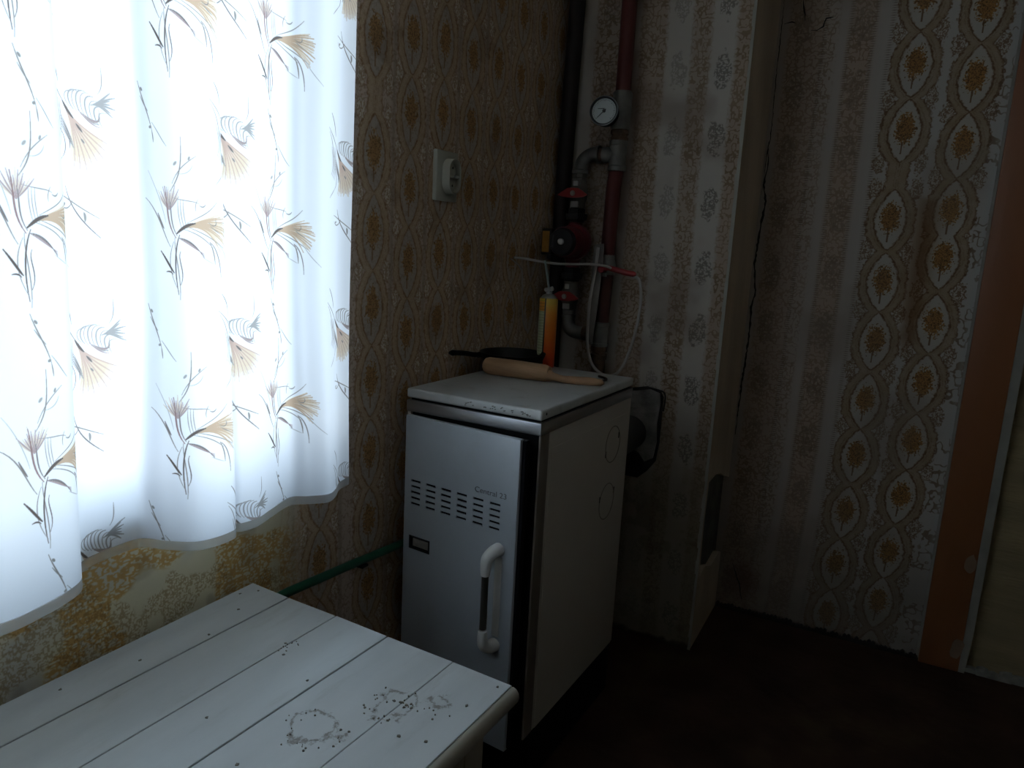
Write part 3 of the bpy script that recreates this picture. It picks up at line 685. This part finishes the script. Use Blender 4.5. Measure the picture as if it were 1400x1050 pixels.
# ---------------------------------------------------------------- things on the boiler
LZ = .8855
WOOD = mat('worn_beech', (.40, .235, .125), .6, var=.22, scale=10, stretch=(1, 6, 6), bump=.2, bscale=40)
WOODD = mat('worn_beech_dark_handle', (.36, .205, .11), .55, var=.25, scale=9, stretch=(1, 5, 5))
rp = thing('wooden_masher', 'thick pale wooden beater with flat handle lying on the boiler lid', 'masher', (.165, -.540, LZ+.021), math.radians(1.5))
b = MB(); b.loft([(x, 0, 0) for x in (-.094, -.090, -.080, -.05, 0, .05, .072, .084)], [.013, .0185, .0215, .0222, .0222, .0215, .0205, .017], 20)
b.build('roller', WOOD, rp)
b = MB(); pts = smooth_path([(.080, 0, 0), (.095, .002, -.004), (.115, .008, -.009), (.14, .018, -.011), (.17, .030, -.0125), (.198, .041, -.0135), (.209, .045, -.014)], 4)
n = len(pts); rad = np.interp(np.linspace(0, 1, n), [0, .12, .3, .5, .7, .88, 1], [.018, .0135, .0115, .0135, .0155, .0115, .003]); b.loft(pts, list(rad), 16)
for v in b.bm.verts: v.co.z = max(v.co.z*.75-.004, -.0205)
b.build('handle', WOODD, rp)
# frying pan
PANM = mat('burnt_black_iron', (.008, .008, .008), .55, var=.3, scale=30, spec=.25)
pan = thing('frying_pan', 'black iron frying pan at the back of the boiler lid', 'pan', (.088, -.425, LZ), 0)
b = MB(); b.lathe((0, 0, 0), (0, 0, 1), [(0, .066), (.002, .071), (.040, .0865), (.043, .0875), (.0435, .085), (.040, .084), (.005, .068), (.004, .001)], 40, cap=False)
b.bm.faces.new([v for v in b.bm.verts[:40]][::-1]); b.build('bowl', PANM, pan)
b = MB(); hp = smooth_path([(-.070, -.042, .022), (-.082, -.070, .028), (-.088, -.115, .042), (-.082, -.165, .052)], 5)
# handle lies to the left, over the lid's edge
hp = smooth_path([(-.080, -.01, .021), (-.10, -.02, .023), (-.118, -.05, .030), (-.085, -.15, .044), (-.078, -.19, .050)], 5)
hp = smooth_path([(-.066, -.050, .034), (-.070, -.085, .038), (-.075, -.13, .046), (-.079, -.185, .052)], 5)
b.loft(hp, [.0075]*3+[.0065]*(len(hp)-5)+[.0075, .004], 10); b.build('handle', PANM, pan)
# foam can
can = thing('foam_can', 'slim orange and yellow aerosol foam can with white straw behind the pan', 'can', (.142, -.335, LZ))
def canmat():
    m = bpy.data.materials.new('can_print'); m.use_nodes = True; N = m.node_tree.nodes; L = m.node_tree.links
    bs = N['Principled BSDF']; bs.inputs['Roughness'].default_value = .35
    tc_ = N.new('ShaderNodeTexCoord'); s_ = N.new('ShaderNodeSeparateXYZ'); L.new(tc_.outputs['Object'], s_.inputs[0])
    # around the can: yellow-green field | black line | orange field ; along the can yellow band, orange towards the foot
    r1 = N.new('ShaderNodeValToRGB'); r1.color_ramp.interpolation = 'CONSTANT'; mr = N.new('ShaderNodeMapRange'); L.new(s_.outputs[0], mr.inputs[0]); mr.inputs[1].default_value = -.025; mr.inputs[2].default_value = .025
    L.new(mr.outputs[0], r1.inputs[0]); E_ = r1.color_ramp.elements
    E_[0].position = 0; E_[0].color = (0, 0, 0, 1); E_[1].position = .5; E_[1].color = (.5, .5, .5, 1); q = E_.new(.575); q.color = (1, 1, 1, 1)
    rz_ = N.new('ShaderNodeMapRange'); L.new(s_.outputs[2], rz_.inputs[0]); rz_.inputs[1].default_value = .0; rz_.inputs[2].default_value = .19
    ro_ = N.new('ShaderNodeValToRGB'); L.new(rz_.outputs[0], ro_.inputs[0]); E2 = ro_.color_ramp.elements
    E2[0].position = .15; E2[0].color = (.72, .07, .01, 1); E2[1].position = .75; E2[1].color = (.70, .24, .02, 1); q = E2.new(.93); q.color = (.62, .40, .05, 1)
    rl_ = N.new('ShaderNodeValToRGB'); rl_.color_ramp.interpolation = 'CONSTANT'; L.new(rz_.outputs[0], rl_.inputs[0]); E3 = rl_.color_ramp.elements
    E3[0].position = 0; E3[0].color = (.52, .55, .32, 1); E3[1].position = .80; E3[1].color = (.75, .30, .03, 1); q = E3.new(.93); q.color = (.70, .48, .05, 1)
    wv = N.new('ShaderNodeTexWave'); wv.bands_direction = 'Z'; wv.inputs['Scale'].default_value = 42; wv.inputs['Distortion'].default_value = 3; L.new(tc_.outputs['Object'], wv.inputs[0])
    mw = N.new('ShaderNodeMix'); mw.data_type = 'RGBA'; mw.blend_type = 'MULTIPLY'; mw.inputs[0].default_value = .35; L.new(rl_.outputs[0], mw.inputs[6]); L.new(wv.outputs[0], mw.inputs[7])
    m1 = N.new('ShaderNodeMix'); m1.data_type = 'RGBA'; lt = N.new('ShaderNodeMath'); lt.operation = 'GREATER_THAN'; lt.inputs[1].default_value = .25; L.new(r1.outputs[0], lt.inputs[0])
    L.new(lt.outputs[0], m1.inputs[0]); L.new(mw.outputs[2], m1.inputs[6]); m1.inputs[7].default_value = (.01, .01, .01, 1)
    m2 = N.new('ShaderNodeMix'); m2.data_type = 'RGBA'; gt = N.new('ShaderNodeMath'); gt.operation = 'GREATER_THAN'; gt.inputs[1].default_value = .75; L.new(r1.outputs[0], gt.inputs[0])
    L.new(gt.outputs[0], m2.inputs[0]); L.new(m1.outputs[2], m2.inputs[6]); L.new(ro_.outputs[0], m2.inputs[7]); L.new(m2.outputs[2], bs.inputs['Base Color'])
    return m
b = MB(); b.lathe((0, 0, 0), (0, 0, 1), [(0, .023), (.002, .0245), (.182, .0245), (.186, .023)], 28); b.build('cylinder', canmat(), can)
GALV = mat('galvanised_iron', (.165, .158, .140), .5, .5, var=.25, scale=30, bump=.15, bscale=80)
b = MB(); b.lathe((0, 0, .186), (0, 0, 1), [(0, .0225), (.004, .020), (.010, .013), (.011, .008), (.018, .008), (.019, .005), (.026, .005)], 20); b.build('valve_dome', mat('tin_dome', (.42, .42, .40), .35, .8), can)
b = MB(); b.loft([(0, 0, .204), (-.006, 0, .23), (-.016, -.004, .285)], .0032, 8); b.build('straw', mat('dirty_white_plastic', (.30, .35, .32), .5), can)
b = MB(); b.loft([(-.012, 0, .206), (.010, 0, .212)], .006, 8); b.build('nozzle', mat('dirty_white_plastic_nozzle', (.36, .35, .32), .5), can)
# poker wire
b = MB(); P = smooth_path([(.290, -.46, LZ+.003), (.33, -.452, LZ+.003), (.352, -.432, LZ+.003), (.345, -.405, LZ+.003), (.318, -.385, LZ+.003)], 6); b.loft(P, .003, 8)
b.build('bent_wire', mat('rusty_wire', (.05, .038, .028), .7), label='short bent dark wire lying beside the handle of the wooden beater', category='wire')

# ---------------------------------------------------------------- pipework
RED = mat('dark_red_pipe_paint', (.095, .020, .017), .5, var=.25, scale=14, stretch=(1, 1, .3), spec=.3)
DRED = mat('brown_red_pipe_paint', (.07, .02, .014), .55, var=.3, scale=14)
DARK = mat('nearly_black_pipe_paint', (.022, .015, .015), .5, var=.2, spec=.25)
RUST = mat('rusty_hemp_joint', (.10, .06, .035), .8, .1, var=.4, scale=50, bump=.5)
BLK = mat('black_union_iron', (.012, .012, .014), .55)
HRED = mat('red_handle_paint', (.26, .02, .02), .4, var=.1)
NICK = mat('pale_valve_sticker', (.40, .39, .36), .6)
dp = thing('corner_pipe', 'dark vertical heating pipe running down the room corner', 'pipe', (.035, -.06, 1.5))
b = MB(); b.loft([(.048, -.034, 2.5), (.038, -.034, 1.899), (.0285, -.034, 1.457), (.0245, -.034, 1.112), (.0245, -.034, .80), (.0245, -.034, .30), (.0245, -.034, 0.0)], .0235, 20); keep(b.build('tube', DARK), dp)
b = MB(); b.box((0.0, -.06, 2.05), (.042, -.01, 2.08)); keep(b.build('bracket', DARK), dp)
py = -.06
rpz = thing('riser_pipe', 'dark red vertical heating pipe with iron tees on the chimney wall', 'pipe', (.19, py, 1.2))
def part(fn, name, m, parent):
    b = MB(); fn(b); return keep(b.build(name, m), parent)
part(lambda b: b.loft([(.206, py, 2.5), (.206, py, 1.64)], .0215, 20), 'red_pipe', RED, rpz)
part(lambda b: b.lathe((.206, py, 1.645), (0, 0, -1), [(0, .024), (.004, .027), (.10, .027), (.104, .024)], 22), 'upper_tee', GALV, rpz)
part(lambda b: b.lathe((.205, py, 1.541), (0, 0, -1), [(0, .023), (.003, .026), (.012, .026), (.013, .023), (.020, .023), (.021, .026), (.030, .0255), (.031, .022)], 12), 'rusty_joint', RUST, rpz)
def tee(b):
    b.lathe((.204, py, 1.513), (0, 0, -1), [(0, .024), (.002, .0265), (.014, .0265), (.016, .0245), (.070, .0245), (.072, .0265), (.084, .0265), (.086, .023)], 22)
    b.loft([(.200, py, 1.474), (.160, py, 1.474)], [.023, .021], 20)
part(tee, 'branch_tee', GALV, rpz)
def elbow(b):
    P = smooth_path([(.148, py, 1.474), (.132, py, 1.475), (.112, py, 1.468), (.097, py, 1.452), (.092, py, 1.430), (.091, py, 1.418)], 4); b.loft(P, .0205, 20)
    b.lathe((.150, py, 1.474), (-1, 0, 0), [(0, .0255), (.010, .0255), (.011, .021)], 20); b.lathe((.091, py, 1.432), (0, 0, -1), [(0, .021), (.002, .0245), (.010, .0245), (.011, .021)], 20)
part(lambda b: b.lathe((.164, py, 1.474), (-1, 0, 0), [(0, .019), (.015, .019)], 18), 'nipple', RUST, rpz)
br = thing('pump_branch', 'grey iron branch with two red butterfly valves above and below the pump', 'pipe fitting', (.09, py, 1.2))
part(elbow, 'upper_elbow', GALV, br)
part(lambda b: b.lathe((.0905, py, 1.421), (0, 0, -1), [(0, .0185), (.003, .0215), (.012, .0215), (.013, .019), (.022, .019)], 8), 'nut', GALV, br)
def valve(zc, xc):
    def body(b): b.lathe((xc, py, zc+.042), (0, 0, -1), [(0, .019), (.004, .0225), (.018, .0225), (.024, .026), (.040, .029), (.058, .026), (.064, .0225), (.080, .0225), (.084, .019)], 10)
    vb_ = part(body, 'valve_body', GALV, br)
    def hnd(b):
        P = [(xc-.048, zc-.006), (xc-.034, zc+.004), (xc-.016, zc+.015), (xc+.016, zc+.015), (xc+.034, zc+.004), (xc+.046, zc-.004), (xc+.034, zc-.010), (xc+.014, zc-.013), (xc-.014, zc-.013), (xc-.034, zc-.010)]
        b.prism(P, py-.044, py-.036, (0, 2, 1))
    part(hnd, 'butterfly_handle', HRED, br)
    part(lambda b: b.lathe((xc, py-.028, zc), (0, -1, 0), [(0, .008), (.016, .008), (.017, .0065), (.020, .006)], 12), 'spindle_nut', NICK, br)
    part(lambda b: b.box((xc-.006, py-.029, zc+.022), (xc+.008, py-.0235, zc+.036)), 'sticker', NICK, br)
    part(lambda b: b.box((xc-.010, py-.029, zc-.038), (xc+.012, py-.0235, zc-.022)), 'sticker', NICK, br)
valve(1.362, .090)
def union(zt, xc):
    part(lambda b: b.lathe((xc, py, zt), (0, 0, -1), [(0, .022), (.003, .027), (.016, .027), (.017, .036), (.034, .034), (.036, .026), (.042, .024)], 6), 'union_nut', BLK, br)
union(1.322, .088)
valve(1.062, .084)
union(1.148, .085)
part(lambda b: b.lathe((.083, py, 1.022), (0, 0, -1), [(0, .018), (.002, .0215), (.012, .0215), (.013, .019), (.016, .019), (.017, .023), (.024, .023)], 10), 'nut', GALV, br)
def elb2(b):
    P = smooth_path([(.083, py, 1.0), (.083, py, .985), (.088, py, .968), (.102, py, .957), (.122, py, .954), (.135, py, .954)], 4); b.loft(P, .0205, 20)
part(elb2, 'lower_elbow', GALV, br)
part(lambda b: b.lathe((.134, py, .954), (1, 0, 0), [(0, .019), (.002, .022), (.02, .022), (.022, .017), (.04, .017)], 14), 'nipple', RUST, br)
# lower riser with ball valve
part(lambda b: b.loft([(.2035, py, 1.43), (.199, py, 1.38), (.1955, py, 1.19)], .0215, 20), 'red_pipe', RED, rpz)
part(lambda b: b.lathe((.1955, py, 1.192), (0, 0, -1), [(0, .021), (.004, .0235), (.018, .0235), (.024, .0265), (.040, .0265), (.046, .0235), (.058, .0235), (.062, .020)], 12), 'ball_valve', GALV, rpz)
part(lambda b: b.loft([(.194, py, 1.134), (.190, py, .99)], .0235, 20), 'dark_pipe', DRED, rpz)
part(lambda b: b.lathe((.190, py, .993), (0, 0, -1), [(0, .024), (.002, .0265), (.012, .0265), (.014, .0245), (.062, .0245), (.064, .0265), (.072, .026), (.074, .022)], 22), 'lower_tee', GALV, rpz)
part(lambda b: b.lathe((.190, py, .921), (0, 0, -1), [(0, .020), (.002, .025), (.016, .025), (.018, .021), (.024, .021), (.026, .026), (.040, .025), (.042, .02)], 10), 'rusty_joint', RUST, rpz)
part(lambda b: b.loft([(.190, py, .882), (.192, py, .80), (.195, py, .62), (.195, py-.02, .58)], .021, 18), 'lower_pipe', RUST, rpz)
def lever(b):
    P = smooth_path([(.200, py-.046, 1.150), (.220, py-.05, 1.154), (.245, py-.052, 1.150), (.275, py-.05, 1.144), (.304, py-.05, 1.141)], 4); n = len(P)
    b.loft(P, [.0085]+[.0075]*4+[.0085]*(n-7)+[.0085, .004], 12)
    b.lathe((.198, py-.026, 1.150), (0, -1, 0), [(0, .011), (.026, .011), (.028, .009)], 14)
part(lever, 'red_lever', HRED, rpz)
part(lambda b: b.box((.190, py-.030, 1.128), (.206, py-.022, 1.138)), 'sticker', NICK, rpz)
part(lambda b: b.lathe((.190, py-.002, 1.59), (-.55, -.84, 0), [(.015, .012), (.03, .012), (.03, .009), (.045, .009)], 12), 'gauge_stem', GALV, rpz)
# gauge
ga = thing('pressure_gauge', 'round dial gauge with white face on the red pipe', 'gauge', (.176, -.115, 1.583))
gn = Vector((.10, -.985, .10)).normalized(); gu = Vector((0, 0, 1)); gx = gu.cross(gn).normalized(); gz = gn.cross(gx)
GM = Matrix((( gx.x, gz.x, gn.x, 0), (gx.y, gz.y, gn.y, 0), (gx.z, gz.z, gn.z, 0), (0, 0, 0, 1)))
if GM.determinant() < 0: GM = Matrix(((-gx.x, gz.x, gn.x, 0), (-gx.y, gz.y, gn.y, 0), (-gx.z, gz.z, gn.z, 0), (0, 0, 0, 1)))
DARKG = mat('black_gauge_case', (.025, .025, .025), .5)
b = MB(); b.lathe((0, 0, 0), gn, [(-.024, .030), (-.022, .037), (.004, .0385), (.0045, .038)], 36); b.build('case', DARKG, ga)
b = MB(); b.lathe((0, 0, 0), gn, [(.000, .0385), (.007, .0415), (.0105, .0405), (.011, .0388), (.006, .0380)], 40, cap=False); b.build('bezel', mat('chrome_bezel', (.30, .31, .31), .35, .9), ga)
b = MB(); b.lathe((0, 0, 0), gn, [(.0045, .0338), (.0062, .0338)], 40); dial = b.build('dial', mat('dial_face_white', (.50, .54, .53), .4, var=.05), ga)
b = MB()
for k in range(31):
    a = math.radians(225-270*k/30); L_ = .005 if k % 5 == 0 else .0028
    c, s_ = math.cos(a), math.sin(a); t_ = .00055
    b.prism([((.0315-L_)*c-t_*s_, (.0315-L_)*s_+t_*c), (.0315*c-t_*s_, .0315*s_+t_*c), (.0315*c+t_*s_, .0315*s_-t_*c), ((.0315-L_)*c+t_*s_, (.0315-L_)*s_-t_*c)], .0062, .0065)
for v in b.bm.verts: v.co = GM @ v.co
INKM = mat('dial_ink', (.05, .05, .05), .6)
b.build('tick_marks', INKM, dial, smooth=False)
b = MB(); b.prism([(-.018, .0058), (-.018, .0072), (.001, .0078), (.001, .0055)], .0062, .0066)
b.prism([(-.0185, -.0175), (-.0170, -.0185), (.006, .0042), (.0042, .0062)], .0068, .0076)
for v in b.bm.verts: v.co = GM @ v.co
b.build('needle', INKM, dial, smooth=False)
b = MB(); b.lathe((0, 0, 0), gn, [(.006, .0046), (.0095, .0042), (.0098, .002)], 14); b.build('needle_hub', INKM, dial)

# circulation pump
PRED = mat('pump_casting_red', (.115, .012, .018), .45, var=.12, scale=30, spec=.35)
pu = thing('circulation_pump', 'dark red circulation pump between the two butterfly valves', 'pump', (.086, py, 1.222))
part(lambda b: b.lathe((.087, py, 1.288), (0, 0, -1), [(0, .021), (.020, .021), (.034, .028)], 18), 'upper_neck', PRED, pu)
part(lambda b: b.lathe((.085, py, 1.142), (0, 0, 1), [(0, .021), (.020, .021), (.036, .028)], 18), 'lower_neck', PRED, pu)
part(lambda b: b.lathe((.093, .0, 1.222), (0, -1, 0), [(.030, .022), (.040, .034), (.058, .048), (.070, .0535), (.088, .052), (.094, .046)], 28), 'volute', PRED, pu)
part(lambda b: b.lathe((.093, -.09, 1.221), (0, -1, 0), [(0, .041), (.006, .044), (.062, .044), (.066, .0425)], 28), 'motor_housing', PRED, pu)
mc = part(lambda b: b.lathe((.093, -.156, 1.221), (0, -1, 0), [(-.002, .041), (.004, .0405), (.012, .038), (.016, .036), (.016, .012), (.013, .0115)], 32), 'motor_cap', mat('black_motor_cap', (.012, .012, .015), .45), pu)
part(lambda b: b.lathe((.093, -.166, 1.222), (0, -1, 0), [(0, .009), (.011, .0085), (.0135, .005)], 16), 'vent_screw', mat('bright_screw', (.60, .60, .58), .3, .3), pu)
def fins(b):
    for k in range(9): b.box((.093-.030+k*.0004, -.173, 1.205+k*.004), (.093-.022, -.171, 1.2065+k*.004))
part(fins, 'rating_plate', mat('grey_plate', (.10, .10, .11), .5), pu)
tb = part(lambda b: b.box((.024, -.158, 1.182), (.057, -.085, 1.258), .005), 'terminal_box', mat('black_terminal_box', (.014, .011, .01), .5), pu)
b = MB(); b.box((.028, -.1592, 1.190), (.050, -.1575, 1.250), .0006); l_ = keep(b.build('orange_label', mat('orange_label', (.36, .16, .02), .5, var=.2, scale=60)), pu)
part(lambda b: b.lathe((.040, -.125, 1.184), (0, 0, -1), [(0, .009), (.012, .009), (.016, .006)], 10), 'cable_gland', BLK, pu)

# cables
CAB = mat('grubby_white_cable', (.37, .335, .305), .55, var=.1)
def cable(name, pts, r_, label, cat='cable', m=CAB, group=None):
    b = MB(); b.loft(smooth_path(pts, 8), r_, 10); o = b.build(name, m, label=label, category=cat)
    if group: o['group'] = group
    return o
cable('power_cable', [(.004, -.286, 1.171), (.022, -.262, 1.170), (.058, -.232, 1.164), (.10, -.215, 1.160), (.15, -.20, 1.161), (.19, -.17, 1.163), (.22, -.13, 1.159), (.245, -.100, 1.146)], .0036, 'whitish cable stretched sideways in front of the pump to the red lever')
cable('looped_hose', [(.192, -.13, 1.211), (.190, -.13, 1.17), (.185, -.13, 1.124), (.178, -.13, 1.06), (.177, -.13, 1.0), (.179, -.13, .932), (.20, -.13, .872), (.243, -.13, .846), (.284, -.13, .865), (.315, -.13, .947), (.327, -.12, 1.052), (.316, -.11, 1.122), (.290, -.105, 1.136)], .0044, 'long whitish hose looping down beside the tees and up to the lever')
cable('wall_lead', [(.003, -.30, 1.168), (.004, -.246, 1.145), (.004, -.228, 1.12), (.004, -.222, 1.06), (.004, -.212, 1.0), (.004, -.19, .965), (.004, -.17, .955)], .0022, 'thin pale lead running down the patterned wall left of the pipes')
b = MB(); b.prism([(.172, 1.218), (.200, 1.222), (.202, 1.20), (.196, 1.05), (.186, .93), (.172, .93), (.174, 1.05), (.170, 1.15)], -.112, -.108, (0, 2, 1))
b.build('pipe_wrap_strip', mat('pale_insulation_strip', (.20, .185, .165), .8), label='flat pale insulation strip hanging between the pump and the red pipe', category='strip', smooth=False)

# green pipe along the window wall
gp = thing('green_pipe', 'green painted pipe running along the window wall above the table', 'pipe', (.04, -1.3, .53))
b = MB(); b.loft([(.018, -2.4, .548), (.018, -1.75, .544), (.018, -1.167, .537), (.018, -1.02, .526), (.018, -.815, .509), (.018, -.75, .504), (.018, -.33, .49)], .0092, 16)
keep(b.build('tube', mat('green_gloss_paint', (.012, .085, .042), .4, var=.2)), gp)
for yy, zz in ((-1.5, .543), (-.95, .520)):
    b = MB(); b.box((0, yy-.01, zz-.0135), (.028, yy+.01, zz-.009)); keep(b.build('bracket', BLK, smooth=False), gp)

# ---------------------------------------------------------------- table
TW = mat('chalky_white_paint', (.46, .475, .465), .5, var=.08, scale=4, spec=.3, stretch=(4, .8, 1), bump=.12, bscale=15, dirt=(.30, .29, .25), dirt_scale=5, dirt_amt=.45)
def ring_stains(m):
    # scorch rings worn into the paint of the planks (fixed marks of the table top)
    N = m.node_tree.nodes; L = m.node_tree.links; bs = N['Principled BSDF']; src = bs.inputs['Base Color'].links[0].from_socket
    co = N.new('ShaderNodeTexCoord'); nz = N.new('ShaderNodeTexNoise'); nz.inputs['Scale'].default_value = 22; nz.inputs['Detail'].default_value = 5; L.new(co.outputs['Object'], nz.inputs['Vector'])
    nf = N.new('ShaderNodeTexNoise'); nf.inputs['Scale'].default_value = 75; nf.inputs['Detail'].default_value = 6; nf.inputs['Roughness'].default_value = .75; L.new(co.outputs['Object'], nf.inputs['Vector'])
    def M2(op, a, b_):
        q = N.new('ShaderNodeMath'); q.operation = op; q.use_clamp = False
        for i, v in enumerate((a, b_)):
            if isinstance(v, (int, float)): q.inputs[i].default_value = v
            else: L.new(v, q.inputs[i])
        return q.outputs[0]
    tot = None
    for (x, y, r_, wd) in ((.392, -1.50, .034, .009), (.445, -1.415, .028, .011), (.495, -1.375, .004, .016)):
        vd = N.new('ShaderNodeVectorMath'); vd.operation = 'DISTANCE'; L.new(co.outputs['Object'], vd.inputs[0]); vd.inputs[1].default_value = (x-.02, y+1.262, .593)
        d = M2('ADD', vd.outputs[1], M2('MULTIPLY', M2('SUBTRACT', nz.outputs['Fac'], .5), .075))
        a = M2('DIVIDE', M2('ABSOLUTE', M2('SUBTRACT', d, r_), 0), wd)
        g_ = M2('MAXIMUM', M2('SUBTRACT', 1, a), 0)
        tot = g_ if tot is None else M2('MAXIMUM', tot, g_)
    k = M2('MULTIPLY', M2('SUBTRACT', M2('ADD', M2('MULTIPLY', tot, .30), nf.outputs['Fac']), .70), 7)
    k = M2('MINIMUM', M2('MAXIMUM', k, 0), .8)
    mx = N.new('ShaderNodeMix'); mx.data_type = 'RGBA'; L.new(k, mx.inputs[0]); L.new(src, mx.inputs[6]); mx.inputs[7].default_value = (.17, .15, .12, 1); L.new(mx.outputs[2], bs.inputs['Base Color'])
ring_stains(TW)
TE = mat('worn_edge_paint', (.31, .275, .22), .6, var=.2, scale=9, stretch=(4, .6, 1), dirt=(.15, .12, .08), dirt_scale=14, dirt_amt=.7)
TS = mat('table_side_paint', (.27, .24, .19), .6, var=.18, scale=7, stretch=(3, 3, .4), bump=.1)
tz = .593
ta = thing('plank_table', 'white painted table of wide planks with ring stains standing under the window', 'table', (.02, -1.262, 0), 0)
def local(x, y, z): return Vector((x-.02, y+1.262, z))
A0 = [.021, .1125, .2215, .3315, .457, .560]; yF = [-1.258, -1.264, -1.268, -1.274, -1.279, -1.285]   # far ends
A1 = [.018, .087, .197, .287, .412, .515]; yN = -2.35
for i in range(5):
    g = .0010 if i < 3 else .0003; gl = .0010 if 0 < i < 4 else .0003
    b = MB(); xa, xb, ya, yb = A0[i]+gl, A0[i+1]-g, yF[i], yF[i+1]; na, nb = A1[i]+gl, A1[i+1]-g
    lift = (.0003, 0, .0004, 0, -.0002)[i]
    top = [(xa, ya), (xb, yb), (nb, yN), (na, yN)]
    v0 = [b.bm.verts.new(local(x, y, tz-.022)) for x, y in top]; v1 = [b.bm.verts.new(local(x, y, tz+lift)) for x, y in top]
    for k in range(4): b.bm.faces.new((v0[k], v0[(k+1) % 4], v1[(k+1) % 4], v1[k]))
    b.bm.faces.new(v0[::-1]); b.bm.faces.new(v1)
    bmesh.ops.bevel(b.bm, geom=[e_ for e_ in b.bm.edges if all(v in v1 for v in e_.verts)], offset=.0008, segments=1, affect='EDGES')
    b.build('plank', TW, ta, smooth=False)
b = MB(); P = [local(.5625, -1.2855, tz-.015), local(.5195, -2.35, tz-.015)]; b.loft(P, [.0105, .0105], 12)
for v in b.bm.verts: v.co.z = tz-.016+(v.co.z-(tz-.016))*1.25
b.build('edge_moulding', TE, ta)
b = MB(); b.prism([tuple(local(x, y, 0))[:2] for x, y in ((.05, -1.300), (.528, -1.312), (.490, -2.34), (.05, -2.34))], .02, tz-.022); b.build('side_panel', TS, ta, smooth=False)
b = MB(); b.prism([tuple(local(x, y, 0))[:2] for x, y in ((.517, -1.309), (.531, -1.310), (.5285, -1.355), (.515, -1.355))], 0, tz-.022); b.build('leg', TS, ta, smooth=False)
b = MB(); b.prism([tuple(local(x, y, 0))[:2] for x, y in ((.494, -2.29), (.508, -2.29), (.506, -2.345), (.49, -2.345))], 0, tz-.022); b.build('leg', TS, ta, smooth=False)
# scorch rings and flaked spots on the planks
STM = mat('worn_through_paint', (.16, .14, .11), .8, var=.3, scale=60)
b = MB()
def fleck(x, y, r_):
    k = random.randint(5, 8); a0 = random.random()*6
    p = [(x+math.cos(a0+2*PI*j/k)*r_*(.5+.9*random.random()), y+math.sin(a0+2*PI*j/k)*r_*(.5+.9*random.random())) for j in range(k)]
    b.prism([tuple(local(q[0], q[1], 0))[:2] for q in p], tz-.002, tz+.0013)
for cx_, cy_, R_, n_ in ((.392, -1.50, .036, 26), (.442, -1.415, .030, 20)):
    for i in range(n_):
        a = random.random()*2*PI
        if 1.0 < (a+.6) % (2*PI) < 1.7: continue
        q = R_*(1+.16*random.gauss(0, 1)); fleck(cx_+math.cos(a)*q, cy_+math.sin(a)*q*1.15, .0005+.0012*random.random())
for i in range(20): fleck(.47+random.gauss(0, .022), -1.40+random.gauss(0, .007), .0008+.0014*random.random())
for x, y in ((.052, -1.275), (.075, -1.34), (.53, -1.36), (.525, -1.45), (.49, -1.46), (.235, -1.40), (.10, -1.42), (.075, -1.52), (.31, -1.43), (.545, -1.30), (.035, -1.30), (.36, -1.60), (.05, -1.62), (.26, -1.56)): fleck(x, y, .0022)
for i in range(16): fleck(.225+random.uniform(-.012, .012), -1.38+random.uniform(-.02, .02), .0009)
b.build('paint_flakes', STM, ta, smooth=False, kind='stuff')
